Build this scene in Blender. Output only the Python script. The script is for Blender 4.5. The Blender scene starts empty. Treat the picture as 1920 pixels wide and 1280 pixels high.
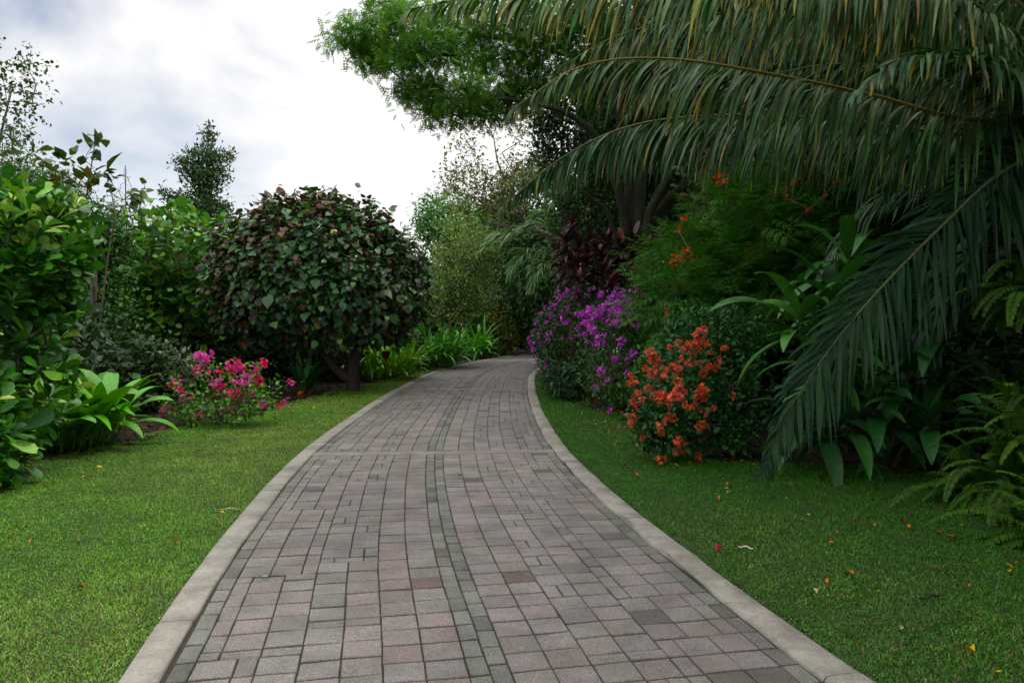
import bpy, math
import numpy as np
from mathutils import Vector

# ------------------------------------------------------------------ camera, sky, sun, exposure
SC = bpy.context.scene
COL = SC.collection
CAMZ, FPX, PITCH = 1.6, 1400.0, math.atan(40 / 1400.0)
cam_d = bpy.data.cameras.new('camera')
cam_d.lens = 36.0 * FPX / 1920.0
cam_d.clip_end = 2000
cam = bpy.data.objects.new('camera', cam_d)
COL.objects.link(cam)
cam.location = (0, 0, CAMZ)
cam.rotation_euler = (math.pi / 2 - PITCH, 0, 0)
SC.camera = cam

SUN_EL, SUN_AZ = math.radians(58), math.radians(75)      # azimuth measured from +Y towards +X
world = bpy.data.worlds.new('World')
SC.world = world
world.use_nodes = True
wn, wl = world.node_tree.nodes, world.node_tree.links
wn.clear()
w_out = wn.new('ShaderNodeOutputWorld')
w_bg = wn.new('ShaderNodeBackground')
w_sky = wn.new('ShaderNodeTexSky')
w_sky.sky_type = 'NISHITA'
w_sky.sun_disc = False
w_sky.sun_elevation = SUN_EL
w_sky.sun_rotation = SUN_AZ
w_sky.dust_density = 0.2
w_sky.ozone_density = 4.0
w_geo = wn.new('ShaderNodeTexCoord')
w_map = wn.new('ShaderNodeMapping')
w_map.inputs['Scale'].default_value = (1, 1, 2.2)
w_n1 = wn.new('ShaderNodeTexNoise')
w_n1.inputs['Scale'].default_value = 2.4
w_n1.inputs['Detail'].default_value = 5
w_n1.inputs['Roughness'].default_value = 0.52
w_n1.inputs['Distortion'].default_value = 0.5
w_r1 = wn.new('ShaderNodeValToRGB')           # how thick the cloud is
w_r1.color_ramp.elements[0].position = 0.33
w_r1.color_ramp.elements[0].color = (0.95, 0.95, 0.95, 1)
w_r1.color_ramp.elements[1].position = 0.52
w_r1.color_ramp.elements[1].color = (1, 1, 1, 1)
w_mix = wn.new('ShaderNodeMix')
w_mix.data_type = 'RGBA'
w_mix.inputs['B'].default_value = (9.2, 9.1, 9.1, 1)
wl.new(w_geo.outputs['Generated'], w_map.inputs['Vector'])
wl.new(w_map.outputs[0], w_n1.inputs['Vector'])
# a thinner, bluer patch of cloud in one quarter of the sky
w_dot = wn.new('ShaderNodeVectorMath')
w_dot.operation = 'DOT_PRODUCT'
bd = Vector((-0.70, 1.0, 0.34)).normalized()
w_dot.inputs[1].default_value = bd
wl.new(w_geo.outputs['Generated'], w_dot.inputs[0])
w_add = wn.new('ShaderNodeMath')
w_add.operation = 'MULTIPLY_ADD'               # noise*0.16 + dot
w_add.inputs[1].default_value = 0.22
wl.new(w_n1.outputs['Fac'], w_add.inputs[0])
wl.new(w_dot.outputs['Value'], w_add.inputs[2])
w_r2 = wn.new('ShaderNodeMapRange')
w_r2.inputs['From Min'].default_value = 1.072
w_r2.inputs['From Max'].default_value = 1.125
w_r2.inputs['To Min'].default_value = 1.0
w_r2.inputs['To Max'].default_value = 0.26
wl.new(w_add.outputs[0], w_r2.inputs['Value'])
w_mul = wn.new('ShaderNodeMath')
w_mul.operation = 'MULTIPLY'
wl.new(w_r1.outputs['Color'], w_mul.inputs[0])
wl.new(w_r2.outputs[0], w_mul.inputs[1])
wl.new(w_mul.outputs[0], w_mix.inputs['Factor'])
wl.new(w_sky.outputs[0], w_mix.inputs['A'])
# an overcast sky is brightest overhead and dimmer towards the horizon
w_sep = wn.new('ShaderNodeSeparateXYZ')
wl.new(w_geo.outputs['Generated'], w_sep.inputs[0])
w_el = wn.new('ShaderNodeMapRange')
w_el.interpolation_type = 'SMOOTHSTEP'
w_el.inputs['From Min'].default_value = 0.36
w_el.inputs['From Max'].default_value = 0.95
w_el.inputs['To Min'].default_value = 0.82
w_el.inputs['To Max'].default_value = 1.55
wl.new(w_sep.outputs['Z'], w_el.inputs['Value'])
w_lum = wn.new('ShaderNodeMix')
w_lum.data_type = 'RGBA'
w_lum.blend_type = 'MULTIPLY'
w_lum.inputs['Factor'].default_value = 1.0
wl.new(w_mix.outputs['Result'], w_lum.inputs['A'])
wl.new(w_el.outputs[0], w_lum.inputs['B'])
wl.new(w_lum.outputs['Result'], w_bg.inputs['Color'])
w_bg.inputs['Strength'].default_value = 0.10
wl.new(w_bg.outputs[0], w_out.inputs[0])

sun_d = bpy.data.lights.new('sun', 'SUN')
sun_d.energy = 1.3
sun_d.angle = math.radians(14)
sun_d.color = (1.0, 0.94, 0.84)
sun = bpy.data.objects.new('sun', sun_d)
COL.objects.link(sun)
sun.location = (0, 0, 60)
sv = Vector((math.sin(SUN_AZ) * math.cos(SUN_EL), math.cos(SUN_AZ) * math.cos(SUN_EL), math.sin(SUN_EL)))
sun.rotation_euler = sv.to_track_quat('Z', 'Y').to_euler()

vs = SC.view_settings
SC.display_settings.display_device = 'sRGB'
vs.view_transform = 'Standard'
vs.look = 'None'
vs.gamma = 1.0
vs.exposure = 0.5
vs.use_curve_mapping = False
SC.cycles.max_bounces = 6
SC.cycles.diffuse_bounces = 3
SC.cycles.glossy_bounces = 2
SC.cycles.transmission_bounces = 3
SC.cycles.caustics_reflective = False
SC.cycles.caustics_refractive = False

# ------------------------------------------------------------------ small maths helpers
Z = np.array([0, 0, 1.0])


def at(px, py, d):
    """real point at distance d (m, along +Y) seen at photo pixel px, py"""
    a, b = (px - 960) / FPX, (640 - py) / FPX
    c, s = math.cos(PITCH), math.sin(PITCH)
    y, z = c + b * s, -s + b * c
    k = d / y
    return np.array([a * k, d, CAMZ + z * k])


def R(seed):
    return np.random.default_rng(seed)


def unit(v):
    return v / np.maximum(np.linalg.norm(v, axis=-1, keepdims=True), 1e-9)


def smooth(t):
    t = np.clip(t, 0, 1)
    return t * t * (3 - 2 * t)


def _h(i, j, k):
    n = (i * 374761393 + j * 668265263 + k * 2147483647) & 0xffffffff
    n = ((n ^ (n >> 13)) * 1274126177) & 0xffffffff
    return ((n ^ (n >> 16)) & 0xffff) / 65535.0


def vnoise(p):
    """smooth value noise 0..1 of points (n,3)"""
    f = np.floor(p).astype(np.int64)
    t = p - f
    t = t * t * (3 - 2 * t)
    r = 0
    for a in (0, 1):
        for b in (0, 1):
            for c in (0, 1):
                w = (t[:, 0] if a else 1 - t[:, 0]) * (t[:, 1] if b else 1 - t[:, 1]) * (t[:, 2] if c else 1 - t[:, 2])
                r = r + w * _h(f[:, 0] + a, f[:, 1] + b, f[:, 2] + c)
    return r


def spline(pts, n):
    """Catmull-Rom through pts, n samples evenly spaced"""
    p = np.array(pts, float)
    q = np.vstack([2 * p[0] - p[1], p, 2 * p[-1] - p[-2]])
    out = []
    for i in range(1, len(q) - 2):
        t = np.linspace(0, 1, 24, endpoint=False)[:, None]
        out.append(0.5 * (2 * q[i] + (q[i + 1] - q[i - 1]) * t + (2 * q[i - 1] - 5 * q[i] + 4 * q[i + 1] - q[i + 2]) * t * t
                          + (3 * q[i] - q[i - 1] - 3 * q[i + 1] + q[i + 2]) * t ** 3))
    o = np.vstack(out + [p[-1:]])
    L = np.r_[0, np.cumsum(np.linalg.norm(np.diff(o, axis=0), axis=1))]
    s = np.linspace(0, L[-1], n)
    return np.stack([np.interp(s, L, o[:, k]) for k in range(p.shape[1])], 1)


# ------------------------------------------------------------------ mesh builder and things
class MB:
    def __init__(self):
        self.V, self.F, self.C, self.n = [], [], [], 0

    def add(self, V, faces, C):
        V = np.asarray(V, float).reshape(-1, 3)
        C = np.broadcast_to(np.asarray(C, float), V.shape)
        for f in faces:
            self.F.append(np.asarray(f, np.int64) + self.n)
        self.V.append(V)
        self.C.append(C)
        self.n += len(V)

    def mesh(self, name, mat, origin=(0, 0, 0), flat=False):
        V = np.vstack(self.V) - np.asarray(origin, float)
        C = np.vstack(self.C)
        loops = np.concatenate([f.ravel() for f in self.F])
        sizes = np.concatenate([np.full(len(f), f.shape[1]) for f in self.F])
        me = bpy.data.meshes.new(name)
        me.vertices.add(len(V))
        me.vertices.foreach_set('co', V.astype(np.float32).ravel())
        me.loops.add(len(loops))
        me.loops.foreach_set('vertex_index', loops.astype(np.int32))
        me.polygons.add(len(sizes))
        me.polygons.foreach_set('loop_start', np.r_[0, np.cumsum(sizes)[:-1]].astype(np.int32))
        me.polygons.foreach_set('loop_total', sizes.astype(np.int32))
        me.polygons.foreach_set('use_smooth', np.full(len(sizes), not flat))
        me.update(calc_edges=True)
        at_ = me.attributes.new('col', 'FLOAT_COLOR', 'POINT')
        at_.data.foreach_set('color', np.c_[C, np.ones(len(C))].astype(np.float32).ravel())
        me.materials.append(mat)
        return me

    def build(self, name, mat, parent=None, flat=False, loc=(0, 0, 0)):
        org = np.zeros(3)
        p = parent
        while p is not None:
            org = org + np.array(p.location)
            p = p.parent
        o = bpy.data.objects.new(name, self.mesh(name, mat, org + np.asarray(loc, float), flat))
        o.location = loc
        if parent is not None:
            o.parent = parent
        COL.objects.link(o)
        return o


def thing(name, label, cat, loc=(0, 0, 0), group=None):
    o = bpy.data.objects.new(name, None)
    o.empty_display_size = 0.2
    o.location = tuple(float(c) for c in loc)
    COL.objects.link(o)
    return tag(o, label, cat, group)


def tag(o, label=None, cat=None, group=None, kind=None):
    if label:
        o['label'] = label
    if cat:
        o['category'] = cat
    if group:
        o['group'] = group
    if kind:
        o['kind'] = kind
    return o


# ------------------------------------------------------------------ leaf shapes
def leaf_t(profile, fold=0.12, droop=0.12):
    """a leaf along +y, width +-0.5 on x, creased along its midrib"""
    V, rows = [], []
    for y, w in profile:
        z = -droop * y * y
        if w == 0:
            V.append((0, y, z))
            rows.append((len(V) - 1,))
        else:
            V += [(-w, y, z + fold * w * 2), (0, y, z), (w, y, z + fold * w * 2)]
            rows.append((len(V) - 3, len(V) - 2, len(V) - 1))
    q, t = [], []
    for a, b in zip(rows[:-1], rows[1:]):
        if len(a) == 3 and len(b) == 3:
            q += [(a[0], a[1], b[1], b[0]), (a[1], a[2], b[2], b[1])]
        elif len(a) == 1:
            t += [(a[0], b[1], b[0]), (a[0], b[2], b[1])]
        else:
            t += [(a[0], a[1], b[0]), (a[1], a[2], b[0])]
    F = []
    if q:
        F.append(np.array(q))
    if t:
        F.append(np.array(t))
    return np.array(V, float), F


OVATE = leaf_t([(0, 0), (.12, .22), (.35, .5), (.62, .4), (1, 0)])
DIAMOND = leaf_t([(0, 0), (.42, .5), (1, 0)], .1, .1)
OBOV = leaf_t([(0, 0), (.2, .16), (.5, .38), (.75, .5), (.92, .34), (1, 0)], .06, .1)
HEART = leaf_t([(-.06, .2), (.08, .42), (.3, .5), (.6, .36), (.85, .12), (1, 0)], .1, .22)
ROUNDL = leaf_t([(0, 0), (.08, .26), (.3, .47), (.55, .5), (.8, .36), (.95, .16), (1, 0)], .08, .1)
LANCE = leaf_t([(0, 0), (.2, .35), (.45, .5), (.75, .3), (1, 0)], .12, .2)
SLIM = leaf_t([(0, 0), (.3, .5), (.7, .4), (1, 0)], .1, .3)
QUAD = (np.array([(0, 0, 0), (-.5, .45, .05), (0, 1, -.1), (.5, .45, .05)], float), [np.array([(0, 3, 2, 1)])])


def join_t(parts):
    V, F, n = [], [], 0
    for v, fs in parts:
        V.append(v)
        F += [f + n for f in fs]
        n += len(v)
    return np.vstack(V), F


def xf(T, pos, ang, L, W, tilt=0.0):
    v = T[0] * np.array([W, L, L])
    c, s = math.cos(ang), math.sin(ang)
    ct, st = math.cos(tilt), math.sin(tilt)
    v = np.stack([v[:, 0], v[:, 1] * ct - v[:, 2] * st, v[:, 1] * st + v[:, 2] * ct], 1)
    return np.stack([v[:, 0] * c - v[:, 1] * s, v[:, 0] * s + v[:, 1] * c, v[:, 2]], 1) + np.array(pos), T[1]


def pinnate(n, lw, ll, T=QUAD, droop=.3, bow=.15):
    """feather leaf, rachis along +y of length 1"""
    ps = []
    for i in range(n):
        t = .15 + .85 * i / (n - 1)
        s = math.sin(math.pi * (.18 + .72 * t)) ** .6
        for sg in (-1, 1):
            ps.append(xf(T, (0, t, -bow * t * t), -sg * (1.25 - .35 * t), ll * s, lw * s, -droop))
    V, F = join_t(ps)
    r = np.array([(-.008, 0, 0), (.008, 0, 0), (.006, .5, -bow * .25), (-.006, .5, -bow * .25), (.003, 1, -bow), (-.003, 1, -bow)])
    return join_t([(V, F), (r, [np.array([(0, 1, 2, 3), (3, 2, 4, 5)])])])


def bipinnate(n, m, lw, ll, pl, droop=.2, bow=.2):
    P = pinnate(m, lw, ll, QUAD, droop, .2)
    ps = []
    for i in range(n):
        t = .25 + .75 * i / (n - 1)
        s = 1 - .35 * abs(t - .6)
        for sg in (-1, 1):
            ps.append(xf(P, (0, t, -bow * t * t), -sg * (1.15 - .45 * t), pl * s, pl * s, -.25))
    return join_t(ps)


def scatter(mb, T, pos, fwd, up, L, W, C, tip=None):
    """copies of leaf T at pos, growing along fwd, face towards up; L, W arrays; C (n,3)"""
    n = len(pos)
    if n == 0:
        return
    y = unit(fwd)
    x = unit(np.cross(y, up))
    z = np.cross(x, y)
    tv, tf = T
    L = np.broadcast_to(np.asarray(L, float), (n,))
    W = np.broadcast_to(np.asarray(W, float), (n,))
    V = (pos[:, None] + tv[None, :, 0, None] * (W[:, None] * x)[:, None] + tv[None, :, 1, None] * (L[:, None] * y)[:, None]
         + tv[None, :, 2, None] * (L[:, None] * z)[:, None])
    k = len(tv)
    C = np.broadcast_to(np.asarray(C, float), (n, 3))
    CC = np.repeat(C[:, None], k, 1)
    if tip is not None:
        w = np.clip(tv[:, 1], 0, 1)[None, :, None] ** 2
        CC = CC * (1 - w) + np.broadcast_to(tip, (n, 3))[:, None] * w
    off = (np.arange(n) * k)[:, None, None]
    mb.add(V.reshape(-1, 3), [(f[None] + off).reshape(-1, f.shape[1]) for f in tf], CC.reshape(-1, 3))


def pal(rs, n, choices, var=.22, hue=.06):
    w = np.array([c[0] for c in choices], float)
    k = rs.choice(len(choices), n, p=w / w.sum())
    c = np.array([c[1] for c in choices])[k]
    b = np.exp(rs.normal(0, var, (n, 1)))
    return np.clip(c * b * np.exp(rs.normal(0, hue, (n, 3))), 0.004, .9)


def tubes(mb, A, B, ra, rb, C, sides=5):
    A, B = np.asarray(A, float), np.asarray(B, float)
    n = len(A)
    d = unit(B - A)
    ref = np.where(np.abs(d[:, 2:3]) > .9, np.array([[1.0, 0, 0]]), np.array([[0, 0, 1.0]]))
    x = unit(np.cross(d, ref))
    y = np.cross(d, x)
    a = np.arange(sides) * 2 * math.pi / sides
    ring = np.cos(a)[None, :, None] * x[:, None] + np.sin(a)[None, :, None] * y[:, None]
    ra = np.broadcast_to(ra, (n,))
    rb = np.broadcast_to(rb, (n,))
    V = np.concatenate([A[:, None] + ring * ra[:, None, None], B[:, None] + ring * rb[:, None, None]], 1)
    i = np.arange(sides)
    j = (i + 1) % sides
    f = np.stack([i, j, j + sides, i + sides], 1)
    off = (np.arange(n) * 2 * sides)[:, None, None]
    C = np.asarray(C, float)
    if C.ndim == 2:
        C = np.repeat(C, 2 * sides, 0)
    mb.add(V.reshape(-1, 3), [(f[None] + off).reshape(-1, 4)], C)


def tube_path(mb, P, r, C, sides=8, bump=0.0, rs=None):
    """one continuous tapering tube along P"""
    P = np.asarray(P, float)
    n = len(P)
    r = np.broadcast_to(np.asarray(r, float), (n,))
    d = unit(np.gradient(P, axis=0))
    ref = np.array([1.0, 0, 0]) if abs(d[:, 2]).mean() > .7 else Z
    x = unit(np.cross(d, ref))
    y = np.cross(d, x)
    a = np.arange(sides) * 2 * math.pi / sides
    ring = np.cos(a)[None, :, None] * x[:, None] + np.sin(a)[None, :, None] * y[:, None]
    rr = r[:, None] * np.ones((1, sides))
    if bump and rs is not None:
        rr = rr * (1 + bump * (vnoise(np.c_[np.repeat(np.arange(n) * .6, sides), np.tile(np.cos(a) * 1.5, n), np.tile(np.sin(a) * 1.5, n)] + rs.uniform(0, 99)) - .5).reshape(n, sides) * 2)
    V = (P[:, None] + ring * rr[:, :, None]).reshape(-1, 3)
    i = np.arange(sides)
    j = (i + 1) % sides
    f = np.stack([i, j, j + sides, i + sides], 1)
    F = (f[None] + (np.arange(n - 1) * sides)[:, None, None]).reshape(-1, 4)
    cap = np.array([list(range((n - 1) * sides, n * sides))])
    mb.add(V, [F, cap], C)


def grow(mb, rs, limbs, targets, rtip=.006, step=.35, C=(.09, .075, .06), rmax=.2, sides=5, gain=2.3, lift=.25):
    """branches: every target is joined to the nearest wood already there; limbs = list of (points, r0, r1) drawn as trunks"""
    N, par, fix = [], [], []
    for P, r0, r1 in limbs:
        P = np.asarray(P, float)
        tube_path(mb, P, np.linspace(r0, r1, len(P)), C, max(sides + 3, 8), .16, rs)
        for i, p in enumerate(P):
            if i < len(P) * .25 and len(P) > 4:
                continue
            N.append(p)
            par.append(-1)
    nl = len(N)
    root = np.asarray(limbs[0][0][0])
    targets = targets[np.argsort(np.linalg.norm(targets - root, axis=1))]
    cap = nl + len(targets) * 14 + 10
    NN = np.zeros((cap, 3))
    NN[:nl] = N
    pa = np.full(cap, -1)
    n = nl
    for t in targets:
        dv = NN[:n] - t
        cost = np.linalg.norm(dv, axis=1) + 1.1 * np.maximum(dv[:, 2], 0)
        b = int(np.argmin(cost))
        L = np.linalg.norm(dv[b])
        k = min(12, max(1, int(L / step)))
        p0 = NN[b].copy()
        mid = lift * L
        for i in range(1, k + 1):
            u = i / k
            q = p0 * (1 - u) + t * u
            q[2] += mid * u * (1 - u) * (1 if t[2] > p0[2] - .2 else .4)
            if i < k:
                q += rs.normal(0, .05 * L / max(k, 2), 3)
            NN[n] = q
            pa[n] = b if i == 1 else n - 1
            n += 1
    w = np.zeros(n)
    ch = np.zeros(n, bool)
    ch[pa[:n][pa[:n] >= 0]] = True
    w[~ch] = rtip ** gain
    for i in range(n - 1, -1, -1):
        if pa[i] >= 0:
            w[pa[i]] += w[i]
    r = np.minimum(np.maximum(w, rtip ** gain) ** (1 / gain), rmax)
    e = np.nonzero(pa[:n] >= 0)[0]
    if len(e):
        pr = np.minimum(r[pa[e]], r[e] * 1.35)
        tubes(mb, NN[pa[e]], NN[e], pr, r[e], C, sides)
    return NN[:n]


def blob(rs, c, r, n, shell=.6, lump=.35, freq=1.6, zmin=-1.0):
    """points in the outer shell of a lumpy ellipsoid, with outward directions"""
    d = unit(rs.normal(0, 1, (n * 3, 3)))
    d = d[d[:, 2] > zmin][:n]
    m = 1 - lump + 2 * lump * vnoise(d * freq + rs.uniform(0, 50))
    k = (shell ** 3 + (1 - shell ** 3) * rs.random(len(d))) ** (1 / 3)
    r = np.asarray(r, float)
    return np.asarray(c) + d * r * (m * k)[:, None], unit(d / r)


def leafcloud(mb, rs, pts, nrm, T, L, W, C, per=4, spread=.1, out=.6, rise=0., rnd=.5, upz=.7, upn=.5, lv=.22, tip=None):
    n = len(pts) * per
    p = np.repeat(pts, per, 0) + rs.normal(0, spread, (n, 3))
    nn = np.repeat(nrm, per, 0)
    fwd = out * nn + rise * Z + rnd * rs.normal(0, 1, (n, 3))
    up = upz * Z + upn * nn + .35 * rs.normal(0, 1, (n, 3))
    s = np.exp(rs.normal(0, lv, n))
    cc = C(p, nn) if callable(C) else pal(rs, n, C)
    scatter(mb, T, p, fwd, up, L * s, W * s, cc, tip)


# ribbons: long leaves that bend under their weight
def ribbons(mb, base, d0, L, W, S, grav, prof, hint, fold, C0, C1, rs, twist=0.0, tpow=1.0):
    n = len(base)
    L = np.broadcast_to(np.asarray(L, float), (n,))
    W = np.broadcast_to(np.asarray(W, float), (n,))
    grav = np.broadcast_to(np.asarray(grav, float), (n,))
    P = np.zeros((n, S + 1, 3))
    D = np.zeros((n, S + 1, 3))
    p, d = np.asarray(base, float).copy(), unit(np.asarray(d0, float))
    for k in range(S + 1):
        P[:, k], D[:, k] = p, d
        p = p + d * (L / S)[:, None]
        d = unit(d - Z * (grav / S)[:, None] * (0.35 + 1.3 * k / S))
    hint = np.broadcast_to(np.asarray(hint, float), (n, 3))[:, None]
    b = unit(np.cross(D, hint + 0 * D))
    nn = np.cross(b, D)
    if twist:
        a = rs.normal(0, twist, (n, 1, 1)) * np.linspace(0, 1, S + 1)[None, :, None]
        b, nn = b * np.cos(a) + nn * np.sin(a), nn * np.cos(a) - b * np.sin(a)
    t = np.linspace(0, 1, S + 1)
    w = prof(t)[None, :, None] * W[:, None, None] * .5
    V = np.stack([P - b * w + nn * w * fold, P, P + b * w + nn * w * fold], 2).reshape(-1, 3)
    tt = t[None, :, None] ** tpow
    CC = np.broadcast_to(np.asarray(C0)[:, None] * (1 - tt) + np.asarray(C1)[:, None] * tt, (n, S + 1, 3))
    CC = np.repeat(CC[:, :, None], 3, 2).reshape(-1, 3)
    k = np.arange(S) * 3
    f = np.concatenate([np.stack([k, k + 1, k + 4, k + 3], 1), np.stack([k + 1, k + 2, k + 5, k + 4], 1)])
    mb.add(V, [(f[None] + (np.arange(n) * (S + 1) * 3)[:, None, None]).reshape(-1, 4)], CC)
    return P


def prof_strap(t):
    return np.minimum(1, (t + .12) / .35) * np.clip((1.002 - t) / .45, 0.01, 1) ** .7


def prof_broad(t):
    return np.clip(np.sin(math.pi * np.clip(.05 + t * .95, 0, 1)), .03, 1) ** .75


# ------------------------------------------------------------------ materials
def new_mat(name):
    m = bpy.data.materials.new(name)
    m.use_nodes = True
    m.node_tree.nodes.clear()
    return m, m.node_tree.nodes, m.node_tree.links


def mix_rgb(nt, ln, a, b, fac, mode='MIX'):
    x = nt.new('ShaderNodeMix')
    x.data_type = 'RGBA'
    x.blend_type = mode
    for k, v in (('A', a), ('B', b), ('Factor', fac)):
        if hasattr(v, 'is_linked'):
            ln.new(v, x.inputs[k])
        elif k == 'Factor':
            x.inputs[k].default_value = v
        else:
            x.inputs[k].default_value = tuple(v) + (1,)
    return x.outputs['Result']


def noise(nt, ln, scale, detail=4, rough=.6, vec=None):
    t = nt.new('ShaderNodeTexNoise')
    t.inputs['Scale'].default_value = scale
    t.inputs['Detail'].default_value = detail
    t.inputs['Roughness'].default_value = rough
    if vec is None:
        g = nt.new('ShaderNodeNewGeometry')
        vec = g.outputs['Position']
    ln.new(vec, t.inputs['Vector'])
    return t.outputs['Fac']


def ramp(nt, ln, fac, stops):
    r = nt.new('ShaderNodeValToRGB')
    e = r.color_ramp.elements
    while len(e) < len(stops):
        e.new(.5)
    for x, (p, c) in zip(e, stops):
        x.position = p
        x.color = tuple(c) + (1,) if len(c) == 3 else c
    ln.new(fac, r.inputs['Fac'])
    return r.outputs['Color']


def leaf_mat(name, rough=.45, spec=.4, trans=.22, tcol=(1.25, 1.25, .5), mott=.35, scale=30):
    m, nt, ln = new_mat(name)
    a = nt.new('ShaderNodeAttribute')
    a.attribute_name = 'col'
    nz = noise(nt, ln, scale, 3)
    f = ramp(nt, ln, nz, [(.3, (1 - mott,) * 3), (.7, (1 + mott * .6,) * 3)])
    c = mix_rgb(nt, ln, a.outputs['Color'], f, 1.0, 'MULTIPLY')
    hs = nt.new('ShaderNodeHueSaturation')
    hs.inputs['Saturation'].default_value = 1.12
    ln.new(c, hs.inputs['Color'])
    c = hs.outputs['Color']
    p = nt.new('ShaderNodeBsdfPrincipled')
    ln.new(c, p.inputs['Base Color'])
    p.inputs['Roughness'].default_value = rough
    p.inputs['Specular IOR Level'].default_value = spec
    out = nt.new('ShaderNodeOutputMaterial')
    if trans > 0:
        t = nt.new('ShaderNodeBsdfTranslucent')
        ln.new(mix_rgb(nt, ln, c, tcol, 1.0, 'MULTIPLY'), t.inputs['Color'])
        mx = nt.new('ShaderNodeMixShader')
        mx.inputs[0].default_value = trans
        ln.new(p.outputs[0], mx.inputs[1])
        ln.new(t.outputs[0], mx.inputs[2])
        ln.new(mx.outputs[0], out.inputs[0])
    else:
        ln.new(p.outputs[0], out.inputs[0])
    return m


def bark_mat(name, tint=(1, 1, 1), moss=0.0):
    m, nt, ln = new_mat(name)
    a = nt.new('ShaderNodeAttribute')
    a.attribute_name = 'col'
    nz = noise(nt, ln, 14, 6, .7)
    c = mix_rgb(nt, ln, a.outputs['Color'], ramp(nt, ln, nz, [(.3, (.45, .42, .4)), (.7, (1.45, 1.4, 1.35))]), 1.0, 'MULTIPLY')
    if moss:
        n2 = noise(nt, ln, 2.2, 5, .65)
        c = mix_rgb(nt, ln, c, (.026, .036, .007), ramp(nt, ln, n2, [(.42, (0, 0, 0)), (.58, (moss,) * 3)]))
    p = nt.new('ShaderNodeBsdfPrincipled')
    ln.new(c, p.inputs['Base Color'])
    p.inputs['Roughness'].default_value = .9
    b = nt.new('ShaderNodeBump')
    b.inputs['Strength'].default_value = .6
    b.inputs['Distance'].default_value = .02
    ln.new(nz, b.inputs['Height'])
    ln.new(b.outputs[0], p.inputs['Normal'])
    out = nt.new('ShaderNodeOutputMaterial')
    ln.new(p.outputs[0], out.inputs[0])
    return m


def stone_mat(name, base=None, speck=260, amp=.5, blotch=.35, bump=.35, dist=.003, stain=None):
    m, nt, ln = new_mat(name)
    if base is None:
        a = nt.new('ShaderNodeAttribute')
        a.attribute_name = 'col'
        c = a.outputs['Color']
    else:
        v = nt.new('ShaderNodeRGB')
        v.outputs[0].default_value = base + (1,)
        c = v.outputs[0]
    n1 = noise(nt, ln, speck, 3, .8)
    n2 = noise(nt, ln, 3.1, 6, .65)
    n3 = noise(nt, ln, 38, 4, .7)
    c = mix_rgb(nt, ln, c, ramp(nt, ln, n1, [(.3, (1 - amp,) * 3), (.5, (1, 1, 1)), (.72, (1 + amp * 1.1,) * 3)]), 1.0, 'MULTIPLY')
    c = mix_rgb(nt, ln, c, ramp(nt, ln, n2, [(.32, (1 - blotch, 1 - blotch, 1 - blotch * 1.1)), (.62, (1.08, 1.07, 1.05))]), 1.0, 'MULTIPLY')
    c = mix_rgb(nt, ln, c, ramp(nt, ln, n3, [(.3, (.82, .82, .82)), (.65, (1.08,) * 3)]), 1.0, 'MULTIPLY')
    if stain:
        n4 = noise(nt, ln, 9, 6, .72)
        c = mix_rgb(nt, ln, c, stain, ramp(nt, ln, n4, [(.56, (0, 0, 0)), (.68, (.55,) * 3)]))
    p = nt.new('ShaderNodeBsdfPrincipled')
    ln.new(c, p.inputs['Base Color'])
    p.inputs['Roughness'].default_value = .82
    p.inputs['Specular IOR Level'].default_value = .3
    b = nt.new('ShaderNodeBump')
    b.inputs['Strength'].default_value = bump
    b.inputs['Distance'].default_value = dist
    ln.new(n1, b.inputs['Height'])
    ln.new(b.outputs[0], p.inputs['Normal'])
    out = nt.new('ShaderNodeOutputMaterial')
    ln.new(p.outputs[0], out.inputs[0])
    return m


M_LEAF = leaf_mat('leaf_soft', .5, .35, .2)
M_GLOSS = leaf_mat('leaf_glossy', .38, .45, .14)
M_HEART = leaf_mat('leaf_heart', .45, .4, .12)
M_PALM = leaf_mat('leaf_palm', .42, .38, .12, (1.1, 1.3, .4))
M_SHADEPALM = leaf_mat('leaf_palm_shaded', .6, .2, .08)  # duller palm leaf, only for the drooping frond coloured as if shaded
M_FINE = leaf_mat('leaf_fine', .55, .25, .3)
M_PETAL = leaf_mat('petal', .6, .2, .35, (1.1, .9, .9), .15, 60)
M_GRASS = leaf_mat('grass_blade', .55, .2, .2, mott=.2, scale=6)
M_LITTER = leaf_mat('dry_leaf', .65, .25, .1, (1, 1, 1), .35, 50)
M_BARK = bark_mat('bark')
M_MOSSBARK = bark_mat('mossy_bark', moss=.9)
M_PAVER = stone_mat('paver_stone', None, 140, .62, .3, .6, .004)
M_AIRY = leaf_mat('leaf_airy', .55, .25, .45, (1.2, 1.2, .55))
M_KERB = stone_mat('kerb_concrete', (.315, .298, .265), 150, .3, .42, .45, .005, (.40, .38, .34))
M_BAND = stone_mat('band_concrete', (.25, .235, .21), 150, .3, .35, .35, .004)
M_JOINT = stone_mat('joint_sand', (.045, .038, .028), 120, .5, .4, .5, .004)
# ------------------------------------------------------------------ path centre line and terrain
PATH = [(1.15, -4), (.86, -2), (.55, 0), (.19, 2), (-.09, 3.3), (-.53, 5.7), (-.93, 9), (-1.08, 13), (-1.085, 17.5), (-.85, 22.9), (-.02, 27.7),
        (1.3, 33), (2.6, 36.2), (5.0, 40), (9, 43.5), (14, 45.5), (20, 46.5)]
CL = spline(PATH, 1200)
CT = unit(np.gradient(CL, axis=0))
CN = np.stack([CT[:, 1], -CT[:, 0]], 1)                   # to the right of travel
CS = np.r_[0, np.cumsum(np.linalg.norm(np.diff(CL, axis=0), axis=1))]


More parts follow.
